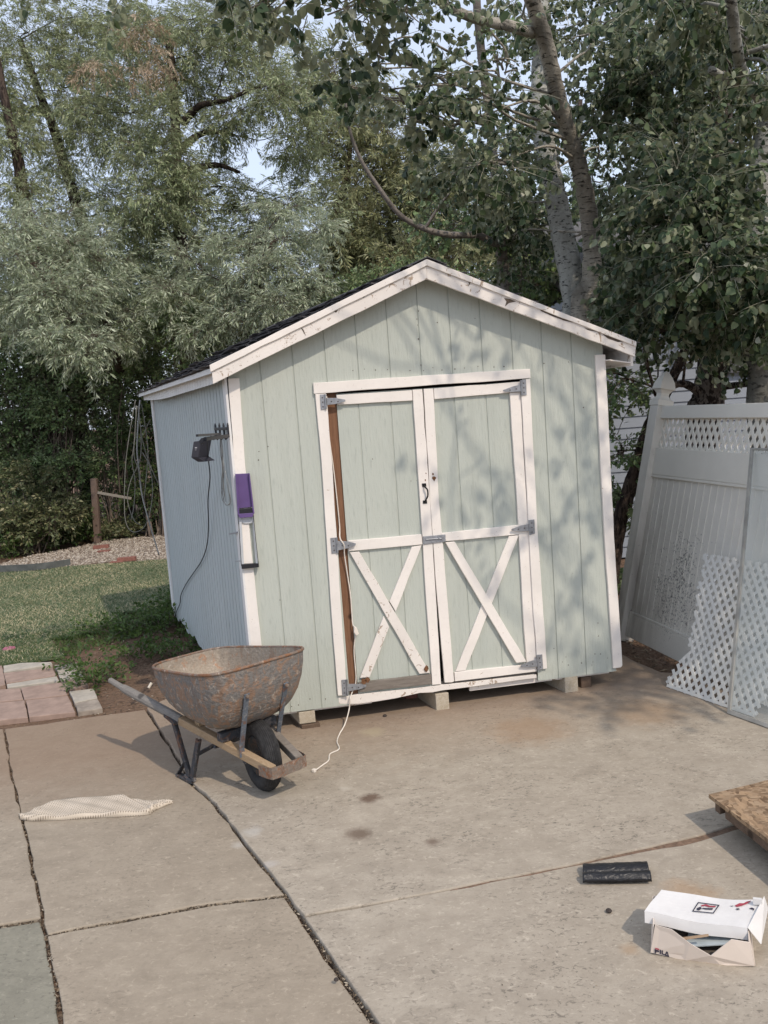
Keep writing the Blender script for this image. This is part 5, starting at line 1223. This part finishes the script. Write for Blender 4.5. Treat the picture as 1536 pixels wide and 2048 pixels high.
def tree(name, label, cat, base, trunks, clumps, kd, leafm, bark, group=None, down=.2, sub=7, sc=(.75, 1.2), extra=None, tilt=.35):
    t = thing(name, base, label, cat, group); mb = MB(); joints = []
    for pts, r0, r1 in trunks:
        C_ = cr([list(p) for p in pts], 7); R_ = np.linspace(r0, r1, len(C_))
        mb.tube(C_, [r*(1+.06*math.sin(i*2.1)) for i, r in enumerate(R_)], 12 if r0 > .05 else 7)
        joints += [(Vector(c), r) for c, r in zip(C_, R_)]
    PP, DDr = [], []
    for c, r, n in clumps:
        P, d = clump(c, r, n, down=down); PP.append(P); DDr.append(d)
        cv = Vector(c); cand = [(j, r_) for j, r_ in joints if j.z < cv.z+.3] or joints
        j, r_ = min(cand, key=lambda q: (q[0]-cv).length)
        limb(mb, j, cv, min(.015, max(.009, r_*.4)), .005, .05, wig=.07)
        for k in range(min(sub, len(P))):
            q = Vector(P[k]); limb(mb, j.lerp(cv, random.uniform(.6, 1)), q, .010, .004, .03, 4)
    mb.build('trunk', bark, t, smooth=True)
    crown('crown', kd, np.concatenate(PP), np.concatenate(DDr), [leafm, BK_PALE if leafm is L_POP else BK_TWIG], t, sc=(sc[0]*.85, sc[1]*1.1), tilt=tilt)
    if extra: extra(t)
    return t
PS = [1.0, 1.0]
def px_clumps(L):
    """(x, y, Y, rx_px, ry_px, depth, n)"""
    out = []
    for x, y, Y, rx, ry, dp, n in L:
        m = Y/FPX; out.append((AT(x, y, Y), (rx*m*PS[0], dp, ry*m*PS[0]), int(n*PS[1])))
    return out
FAST = 1.0
# --- the white poplars right of and behind the shed
PS[:] = [.85, .62]
YP = 9.6
tr = [([AT(1150, 700, YP), AT(1149, 600, YP), AT(1128, 480, YP), AT(1112, 400, YP), AT(1092, 300, YP), AT(1082, 200, YP), AT(1085, 80, YP+.2), AT(1075, -60, YP+.3)], .145, .10)]
gnd = lambda p, dx=0, dy=0: Vector((p.x+dx, p.y+dy, -.05))
tr[0][0].insert(0, gnd(tr[0][0][0], .1))
pc = px_clumps([(1040, 30, 9.4, 60, 70, .4, 90), (1240, 60, 9.8, 120, 110, .7, 260), (1000, 330, 9.2, 80, 70, .5, 120), (960, 390, 8.6, 90, 50, .5, 100), (1160, 240, 11.0, 150, 120, .5, 180), (1260, 350, 11.0, 140, 140, .5, 200), (1050, 240, 9.8, 50, 70, .3, 60)])
tree('poplar_tree', 'white barked poplar, thick straight trunk just behind the right side of the shed roof', 'tree', gnd(tr[0][0][1], .1), tr, pc, 'poplar', L_POP, BK_WHITE, 'poplars by the house')
tr = [([AT(1160, 640, 9.25), AT(1178, 590, 9.2), AT(1184, 500, 9.1), AT(1176, 420, 9.0), AT(1160, 340, 8.8), AT(1138, 270, 8.6), AT(1112, 180, 8.3), AT(1092, 90, 8.0), AT(1065, 0, 7.7), AT(1045, -90, 7.4)], .105, .062),
      ([AT(1065, 66, 7.95), AT(1020, 52, 7.6), AT(960, 40, 7.2), AT(900, 15, 6.9), AT(850, -20, 6.6)], .05, .03)]
tr[0][0].insert(0, gnd(tr[0][0][0], .05))
pc = px_clumps([(790, 30, 6.6, 70, 35, .4, 36), (860, 160, 6.8, 50, 34, .3, 30), (730, 110, 6.4, 45, 45, .3, 22), (800, 240, 6.8, 90, 40, .4, 62), (690, 190, 6.4, 60, 40, .3, 22), (950, 330, 7.6, 90, 36, .4, 80), (880, 245, 7.2, 50, 26, .3, 26), (1235, 210, 8.8, 60, 70, .4, 50), (1190, 60, 8.4, 50, 50, .4, 45), (1080, 450, 10.4, 90, 80, .3, 130), (1010, 480, 10.2, 80, 80, .3, 130), (1010, 150, 7.6, 35, 40, .3, 22)])
tree('poplar_tree', 'slender tan poplar leaning left in front of the thick white trunk', 'tree', gnd(tr[0][0][1]), tr, pc, 'poplar', L_POP, BK_TAN, 'poplars by the house')
# poplar with furrowed base beside the fence; crown fills the right side
PS[:] = [.9, .95]
tr = [([AT(1405, 860, 8.6), AT(1418, 790, 8.6), AT(1432, 700, 8.6), AT(1448, 620, 8.6), AT(1462, 520, 8.7), AT(1452, 420, 8.8), AT(1442, 330, 8.9), AT(1440, 200, 9.0), AT(1425, 60, 9.1), AT(1415, -80, 9.2)], .17, .09),
      ([AT(1420, 800, 8.6), AT(1375, 770, 8.5), AT(1345, 772, 8.5), AT(1310, 790, 8.4)], .05, .02), ([AT(1440, 775, 8.6), AT(1490, 768, 8.4), AT(1560, 764, 8.2)], .035, .025)]
tr[0][0].insert(0, gnd(tr[0][0][0]))
pc = px_clumps([(1310, 420, 7.0, 110, 90, .6, 250), (1390, 500, 6.6, 75, 80, .6, 230), (1480, 620, 6.8, 90, 45, .5, 170), (1330, 580, 7.4, 100, 50, .6, 200), (1290, 655, 8.0, 60, 25, .3, 60), (1370, 360, 7.4, 70, 70, .5, 130), (1500, 300, 10.0, 80, 120, .4, 120), (1400, 120, 10.0, 90, 90, .4, 130), (1470, 560, 6.4, 50, 30, .4, 60), (1420, 640, 7.8, 100, 40, .4, 130),
                (1310, 120, 8.6, 80, 80, .5, 200), (1470, 120, 7.8, 70, 50, .5, 80), (1380, 250, 9.6, 60, 80, .4, 90), (1330, 260, 8.6, 70, 80, .5, 150), (1260, 520, 9.6, 60, 90, .4, 170), (1245, 640, 9.8, 50, 60, .3, 90), (1500, 700, 8.2, 60, 35, .3, 70)])
tree('poplar_tree', 'poplar with a dark furrowed base behind the white fence, largest leafy crown', 'tree', gnd(tr[0][0][1]), tr, pc, 'poplar', L_POP, BK_OLD, 'poplars by the house')
# poplar at the right edge; its crown reaches out over the viewer's right and shades the fence
tr = [([AT(1530, 800, 7.9), AT(1526, 600, 7.9), AT(1522, 430, 8.0), AT(1530, 330, 8.0), AT(1555, 150, 8.0), AT(1580, -100, 8.0)], .16, .12),
      ([AT(1545, 230, 8), AT(1500, 170, 7.2), AT(1478, 120, 6.6), AT(1462, 0, 6.2), AT(1455, -90, 6.0)], .05, .035), ([AT(1500, 182, 7.2), AT(1460, 160, 7.0), AT(1420, 138, 6.9)], .035, .028), ([AT(1478, 110, 6.6), AT(1560, 85, 6.4)], .02, .016)]
tr[0][0].insert(0, gnd(tr[0][0][0]))
cl = px_clumps([(1500, 40, 6.8, 60, 40, .4, 60), (1600, 180, 6.4, 50, 70, .3, 60), (1590, 600, 6.4, 50, 40, .3, 60), (1350, 0, 6.6, 70, 40, .4, 60), (1460, 10, 9.8, 90, 60, .4, 110)])
cl += [(Vector((4.3, 2.9, 4.2)), (1.0, 1.2, .7), 190), (Vector((4.8, 4.6, 4.4)), (.8, 1.0, .7), 90), (Vector((5.2, 3.5, 3.4)), (.9, 1.3, .8), 180)]
tree('poplar_tree', 'pale poplar trunk cut by the right edge of the view', 'tree', gnd(tr[0][0][1]), tr, cl, 'poplar', L_POP, BK_WHITE, 'poplars by the house')
# the poplar whose boughs hang over the patio from above
tr = [([Vector((6.6, .5, -.05)), Vector((6.4, .8, 2)), Vector((5.8, 1.6, 4.2)), Vector((4.6, 2.6, 5.4)), Vector((2.8, 3.6, 5.5)), Vector((.6, 4.9, 5.1)), Vector((-1.2, 5.2, 4.9))], .2, .02)]
cl = [(AT(610, -30, 5.4), (.34, .3, .06), 16), (AT(520, 10, 5.4), (.16, .2, .03), 6), (AT(330, -60, 5.2), (.40, .3, .04), 14), (AT(700, -10, 5.6), (.3, .3, .12), 16), (AT(655, 30, 5.6), (.22, .2, .06), 12), (AT(490, 20, 5.4), (.10, .15, .03), 5), (AT(380, -45, 5.2), (.22, .2, .03), 10), (AT(840, -80, 5.8), (.45, .4, .15), 22),
      (Vector((2.05, 4.05, 4.6)), (.45, .4, .3), 30), (Vector((1.75, 4.0, 3.95)), (.30, .3, .2), 10), (Vector((2.8, 3.9, 3.75)), (.42, .3, .4), 30), (Vector((3.1, 3.9, 4.4)), (.5, .4, .4), 18)]
tree('poplar_tree', 'poplar bough of dark leaves hanging into the top of the view', 'tree', Vector((6.6, .5, -.05)), tr, cl, 'poplar', L_POP, BK_TAN, 'poplars by the house', sub=5)
# dark stem leaning beside the shed
tr = [([AT(1222, 1140, 9.0), AT(1240, 1040, 9.0), AT(1275, 930, 8.9), AT(1300, 850, 8.8), AT(1330, 790, 8.7), AT(1370, 700, 8.7)], .10, .045)]
tr[0][0].insert(0, gnd(tr[0][0][0], -.05))
tree('young_tree', 'dark leaning stem in the gap between shed and white fence', 'tree', gnd(tr[0][0][1]), tr, px_clumps([(1245, 750, 8.8, 40, 40, .3, 60), (1235, 900, 8.9, 14, 60, .2, 26), (1250, 1020, 9.2, 20, 60, .2, 40), (1250, 1180, 9.2, 30, 60, .3, 60)]), 'shrub', L_DRK, BK_DARK)
# bare grey limb arching over the shed from a dark trunk
tr = [([AT(1012, 640, 10.5), AT(1008, 540, 10.5), AT(1000, 495, 10.4)], .09, .065), ([AT(1000, 495, 10.4), AT(960, 472, 10.2), AT(900, 470, 10), AT(850, 458, 9.9), AT(800, 430, 9.8), AT(757, 375, 9.7), AT(722, 320, 9.6), AT(700, 262, 9.5), AT(690, 200, 9.4)], .045, .012),
      ([AT(985, 300, 10.5), AT(975, 200, 10.5), AT(962, 100, 10.5), AT(953, 0, 10.5), AT(948, -60, 10.5)], .055, .045), ([AT(1005, 520, 10.4), AT(995, 400, 10.5), AT(985, 300, 10.5)], .06, .055), ([AT(850, 458, 9.9), AT(880, 410, 9.8), AT(905, 380, 9.7)], .02, .008)]
tr[0][0].insert(0, gnd(tr[0][0][0]))
tree('bare_limbed_tree', 'grey tree with a bare limb arching up left above the shed ridge', 'tree', gnd(tr[0][0][1]), tr, px_clumps([(1060, 560, 10.8, 100, 60, .5, 150), (960, 430, 10.8, 80, 50, .4, 90), (1010, 60, 10.8, 40, 60, .3, 40)]), 'poplar', L_DRK, m_bark('grey_limb_bark', (.17, .15, .13), (.26, .23, .20), (.08, .07, .06), 10, 20))
# --- silvery olives and willows beyond the turf
PS[:] = [1.0, 1.0]
def far_tree(label, trunkpx, Y, cls, kd, lm, group='silvery trees beyond the turf', extra=None, down=.15, sc=(.8, 1.3), nm='olive_tree', bark=BK_DARK, r=.16, tilt=.35):
    tr = []
    for k, pts in enumerate(trunkpx):
        P = [AT(x, y, Y+dy) for x, y, dy in pts]
        if k == 0: P.insert(0, Vector((P[0].x, P[0].y, -.05)))
        tr.append((P, r if k == 0 else r*.5, r*.4 if k == 0 else r*.16))
    LOBE[:] = [22, .25]; cls = [(a, b, c_, d*1.08, e*1.08, f, int(n*1.15)) for a, b, c_, d, e, f, n in cls]
    return tree(nm, label, 'tree', Vector((tr[0][0][0].x, tr[0][0][0].y, -.05)), tr, px_clumps(cls), kd, lm, bark, group, down=down, sc=sc, sub=4, extra=extra, tilt=tilt)
def tan_extra(t):
    P, d = clump(AT(275, 95, 15.4), (.9, .3, .65), 110, down=1.0); crown('dead_leaves', 'olive', P, d, [L_TAN, BK_TWIG], t, label='dried tan leaves at the top of the tree')
far_tree('tall olive tree with upright central trunk and a patch of tan dead leaves', [[(372, 700, 0), (368, 560, 0), (356, 430, 0), (352, 280, 0), (345, 150, 0), (335, 60, 0)], [(366, 245, 0), (400, 212, -.3), (450, 200, -.6), (520, 172, -.8)], [(356, 300, 0), (410, 265, 0), (470, 270, 0)], [(358, 345, 0), (430, 330, 0), (480, 345, 0)]], 17.0,
         [(330, 120, 17, 120, 90, 1.1, 560), (470, 110, 17, 90, 80, 1.0, 330), (250, 230, 17, 110, 90, 1.1, 420), (560, 180, 16.5, 100, 90, 1.0, 430), (450, 260, 17.2, 80, 50, .8, 130), (320, 300, 16, 80, 70, .8, 300), (300, 380, 16, 90, 70, .8, 330), (600, 290, 17, 70, 60, .8, 160), (420, 400, 17.4, 100, 70, .8, 260), (480, 480, 17.5, 80, 50, .8, 200), (400, 40, 17.4, 110, 60, .8, 300), (540, 60, 17.6, 60, 60, .8, 120), (280, 460, 16.6, 60, 60, .6, 200), (400, 560, 17, 90, 60, .7, 240), (290, 600, 16.8, 80, 60, .7, 240), (500, 420, 17, 60, 50, .6, 150), (640, 400, 17.4, 60, 60, .6, 150), (360, 330, 15.8, 45, 50, .5, 120)], 'olive', L_OLV, extra=tan_extra)
far_tree('olive tree with a dark leaning trunk at the left, crown against pale sky', [[(215, 640, 0), (172, 470, 0), (135, 350, 0), (105, 250, 0), (82, 195, 0), (40, 80, 0)], [(100, 235, 0), (70, 215, 0), (50, 240, 0)]], 18.5,
         [(60, 60, 18.5, 90, 70, 1, 330), (150, 120, 18.5, 90, 90, 1, 420), (60, 180, 18, 90, 80, 1, 380), (200, 30, 18.5, 70, 50, .9, 180), (180, 250, 18, 70, 60, .9, 200), (230, 420, 18.5, 70, 60, .9, 170), (130, 330, 19, 90, 60, .8, 150), (-20, 120, 18, 70, 100, .9, 250), (130, 560, 18, 110, 60, .8, 300), (20, 620, 17.6, 90, 60, .8, 240), (190, 500, 18, 60, 50, .6, 130)], 'olive', L_OLV)
far_tree('olive tree at the far left edge with a short dark trunk', [[(75, 560, 0), (50, 420, 0), (38, 330, 0), (22, 260, 0), (-10, 100, 0)]], 16.8,
         [(20, 300, 16.8, 70, 70, .8, 240), (30, 400, 16.6, 70, 60, .8, 200), (-40, 480, 16.6, 80, 90, .8, 240), (100, 420, 17.4, 60, 50, .6, 110)], 'olive', L_OLV)
far_tree('silver leaved olive, low spreading sprays nearest the turf on the left', [[(150, 760, 2.6), (150, 700, 1.6), (130, 640, .6), (100, 560, 0)], [(240, 740, 1.4), (225, 690, .6), (195, 600, 0), (140, 565, 0), (60, 480, 0)]], 14.6,
         [(30, 470, 14.8, 60, 35, .5, 150), (110, 455, 15.4, 55, 35, .5, 110), (60, 530, 14.2, 50, 35, .4, 130), (150, 520, 14.7, 45, 30, .4, 110), (10, 590, 14.6, 60, 30, .4, 130), (100, 590, 14.0, 55, 26, .4, 130), (190, 590, 14.5, 38, 40, .4, 100), (145, 640, 13.9, 45, 26, .4, 100), (60, 650, 14.8, 60, 22, .4, 80), (120, 690, 13.8, 28, 22, .3, 60), (185, 680, 13.8, 26, 24, .3, 60), (165, 712, 13.7, 22, 16, .25, 34), (250, 640, 15, 40, 45, .4, 90), (215, 510, 15.6, 40, 40, .4, 60)], 'olive', L_SIL)
far_tree('silver leaved olive with full round sprays left of the shed ridge', [[(490, 760, 1.5), (500, 640, .6), (520, 560, 0), (545, 480, 0)]], 14.8,
         [(560, 425, 15.2, 50, 28, .4, 90), (620, 470, 14.8, 40, 34, .4, 90), (530, 480, 14.6, 50, 30, .4, 110), (470, 500, 15, 40, 30, .4, 80), (590, 530, 14.4, 45, 28, .4, 100), (510, 550, 14.3, 45, 26, .4, 100), (640, 580, 14.6, 40, 24, .4, 70), (560, 600, 14.1, 50, 20, .35, 90), (430, 570, 14.8, 40, 36, .4, 80), (480, 630, 14.4, 45, 20, .35, 80), (380, 520, 15.2, 35, 26, .3, 50), (330, 590, 15, 45, 40, .4, 90), (400, 650, 14.8, 40, 26, .3, 70)], 'olive', L_SIL)
far_tree('yellow green tree with thin reddish stems above the shed ridge', [[(650, 620, 0), (645, 530, 0), (665, 440, 0), (690, 360, 0), (700, 280, 0), (690, 150, 0)], [(655, 520, 0), (740, 480, 0), (800, 450, 0)], [(690, 420, 0), (720, 390, 0), (760, 370, 0)]], 19,
         [(720, 330, 19, 100, 80, 1, 300), (820, 330, 19, 100, 90, 1, 300), (760, 430, 19, 110, 60, 1, 330), (880, 440, 19, 90, 70, 1, 300), (700, 500, 18.6, 90, 60, .9, 300), (800, 520, 18.6, 100, 50, .9, 300), (900, 530, 18.4, 80, 60, .9, 260), (690, 210, 19, 70, 80, .9, 170), (650, 160, 19, 50, 50, .7, 70), (770, 250, 19.5, 70, 60, .9, 130)], 'olivefar', L_YEL, bark=m_bark('reddish_bark', (.13, .075, .055), (.18, .11, .085), (.05, .03, .02)), r=.10)
far_tree('dark evergreen far behind the poplars on the right', [[(1150, 700, 0), (1150, 450, 0), (1160, 200, 0)]], 22,
         [(1100, 520, 21, 150, 120, 1.2, 500), (1250, 460, 21, 150, 130, 1.2, 420), (1020, 560, 20, 90, 80, 1, 300), (1400, 480, 22, 180, 150, 1.2, 500), (1180, 640, 20, 130, 80, 1, 300), (1060, 420, 22, 90, 60, 1, 130)], 'olivefar', L_DRK, group='trees far behind')
far_tree('mid green tree far left behind the olives', [[(60, 800, 0), (60, 600, 0), (50, 400, 0)]], 21,
         [(40, 620, 20.5, 150, 90, 1.2, 500), (220, 640, 20, 130, 80, 1.2, 420), (330, 500, 21, 90, 80, 1, 200), (400, 640, 19.5, 130, 80, 1, 450), (560, 640, 19, 130, 60, 1, 380), (140, 480, 22, 90, 50, 1, 130)], 'olivefar', L_DRK, group='trees far behind')
# --- shrubs at the back of the yard
LOBE[:] = [40, .36]
def shrub(label, x, y, Y, cls, lm, kd='shrub', n_stem=7, nm='shrub', group='shrubs beyond the gravel'):
    b = AT(x, y, Y); b = Vector((b.x, b.y, -.04)); t = thing(nm, b, label, 'shrub', group); mb = MB(); PP = []; D2 = []
    for c, r, n in px_clumps(cls):
        P, d = clump(c, r, n, down=-.1); P[:, 2] = np.maximum(P[:, 2], .02); PP.append(P); D2.append(d)
        for k in range(n_stem): limb(mb, b+Vector((random.gauss(0, .12), random.gauss(0, .1), 0)), P[k], .016, .005, .05, 4)
    mb.build('stems', BK_TWIG, t, smooth=True); crown('foliage', kd, np.concatenate(PP), np.concatenate(D2), [lm, BK_TWIG], t, sc=(.7, 1.2)); return t
shrub('dark dense shrub at the far left under the silver olive', 20, 1000, 16.4, [(-30, 930, 17.2, 90, 110, .6, 260), (0, 900, 16.4, 100, 90, .6, 330), (40, 780, 16.4, 90, 80, .6, 280), (60, 970, 16.2, 80, 60, .5, 220), (20, 690, 16.8, 80, 60, .6, 180)], L_DRK)
shrub('dark tangled shrub between the far left one and the old post', 130, 1030, 16.2, [(130, 840, 16.4, 80, 80, .6, 300), (120, 950, 16.2, 60, 60, .5, 220), (170, 740, 16.6, 80, 60, .6, 220), (110, 720, 16.8, 60, 50, .6, 120)], L_DRK)
shrub('leafy dark shrub behind the old post', 230, 1060, 16.6, [(230, 930, 16.7, 60, 90, .5, 280), (250, 820, 16.6, 70, 80, .6, 280), (200, 1020, 16.9, 40, 40, .3, 110), (300, 760, 16.4, 60, 60, .6, 190)], L_DRK)
shrub('brighter green shrub touching the shed back corner', 310, 1060, 16.0, [(300, 1000, 16.3, 50, 55, .4, 200), (290, 900, 16.3, 45, 60, .4, 180), (330, 830, 16.2, 60, 60, .5, 160)], m_leaf('fresh_leaves', [(0, (.03, .055, .02)), (.6, (.06, .10, .03)), (1, (.14, .17, .06))], None, .25))
shrub('yellowish scrub in front of the left shrubs with tall stalks', 60, 1090, 15.1, [(20, 1050, 15.0, 70, 40, .4, 240), (90, 1045, 15.1, 55, 40, .4, 220), (60, 990, 15.5, 80, 40, .4, 160)], L_SCRUB)
shrub('shadowed shrub seen above the shed roof', 520, 900, 15.8, [(420, 700, 15.8, 90, 60, .6, 300), (540, 660, 15.6, 100, 50, .6, 280), (650, 620, 15.6, 90, 40, .6, 240), (340, 680, 15.8, 80, 60, .6, 240), (740, 590, 15.6, 80, 40, .6, 180), (860, 570, 15.6, 90, 40, .6, 160)], L_DRK)
shrub('tangled greyish thicket under the silver olive sprays', 60, 980, 16.9, [(60, 760, 17, 130, 60, .7, 420), (180, 700, 17, 110, 60, .7, 360), (40, 860, 17, 110, 60, .6, 320), (170, 800, 17, 100, 70, .6, 380), (280, 720, 17, 90, 60, .6, 260), (160, 920, 17, 110, 60, .5, 300)], L_THK, kd='shrub')
# undergrowth, stuff nobody could count
ug = [G(x, y) for x, y in ((-120, 1150), (-120, 1060), (60, 1045), (190, 1055), (200, 1085), (150, 1092), (60, 1108), (0, 1122))]
x, y = scatter(ug, 3200); P = np.stack([x, y, RNG.uniform(0, .35, len(x))], 1); d = RNG.normal(0, 1, P.shape); d[:, 2] = 1.0
tag(crown('undergrowth', 'weed', P, d, [L_WEED, BK_TWIG], None, sc=(1.0, 2.0)), 'tall weeds and leafy undergrowth behind the gravel', 'weeds', kind='stuff')
x, y = scatter([G(a, b) for a, b in ((205, 1085), (210, 1065), (420, 1050), (420, 1068), (330, 1066))], 1400); P = np.stack([x, y, RNG.uniform(0, .2, len(x))], 1); d = RNG.normal(0, 1, P.shape); d[:, 2] = 1
tag(crown('undergrowth', 'weed', P, d, [L_SCRUB, BK_TWIG], None, sc=(.8, 1.6)), 'dry low scrub behind the old post', 'weeds', kind='stuff')
x, y = scatter([G(a, b) for a, b in ((10, 1080), (100, 1070), (110, 1050), (20, 1050))], 60)[0:2]
k = min(26, len(x)); mb = MB()
pebbles('flowers', x[:k], y[:k], .55, .022, FLOWER, 'sprinkle of tiny white flowers over the weeds', 'stuff', 'flowers').location.z = 0
# weeds at the foot of the shed and by the pavers
def weed(label, px, rx, ry, n, lm=L_WEED, z=.0, hh=.12):
    c = G(*px); t = thing('weed', Vector((c.x, c.y, -.03)), label, 'weed', 'weeds on the bare soil')
    P = np.stack([RNG.normal(c.x, rx, n), RNG.normal(c.y, ry, n), RNG.uniform(-.02, hh, n)], 1); d = P - np.array([c.x, c.y, -.15]); d[:, 2] = np.abs(d[:, 2])*.8
    crown('leaves', 'weed', P, d, [lm, BK_TWIG], t, sc=(.6, 1.1)); mb = MB()
    for k in range(6): limb(mb, (c.x+random.gauss(0, .02), c.y+random.gauss(0, .02), -.03), P[k], .004, .002, .1, 4)
    mb.build('stem', BK_TWIG, t)
weed('bushy green weed against the shed side by the turf', (352, 1240), .11, .28, 120, hh=.18)
weed('broad leafy weed patch in front of the shed side', (318, 1262), .17, .20, 120, hh=.11)
weed('low weed spreading left of the shed weeds', (265, 1255), .20, .16, 80, hh=.06)
weed('small weed tuft at the end of the turf edge', (222, 1262), .14, .10, 45, hh=.04)
weed('weed tuft between the pavers and the barrow handle', (192, 1360), .08, .08, 55, hh=.05)
weed('lone weed sprig near the barrow tub', (275, 1310), .10, .07, 50, hh=.05)
weed('tiny weed sprig beside the pale end paver', (158, 1330), .05, .05, 18, hh=.03)
weed('weed shadowed beneath the shed side siding', (385, 1300), .10, .14, 70, hh=.08)
# old post with a rail
pb = G(190, 1087); op = thing('old_post', pb, 'leaning brown wooden post with one rail beyond the gravel', 'post')
tpx = AT(188, 957, pb.y); mb = MB(); mb.bar(pb+Vector((.05, 0, -.05)), tpx, .11, .11, up=(0, 1, 0)); mb.build('post', OLDWOOD, op, bevel=.01)
mb = MB(); mb.bar(AT(194, 985, pb.y-.02), AT(262, 997, pb.y+.3), .07, .05); mb.build('rail', m_wood('pale_rail', (.22, .20, .17), (.34, .31, .27), (6, 1, 6)), op, bevel=.006)
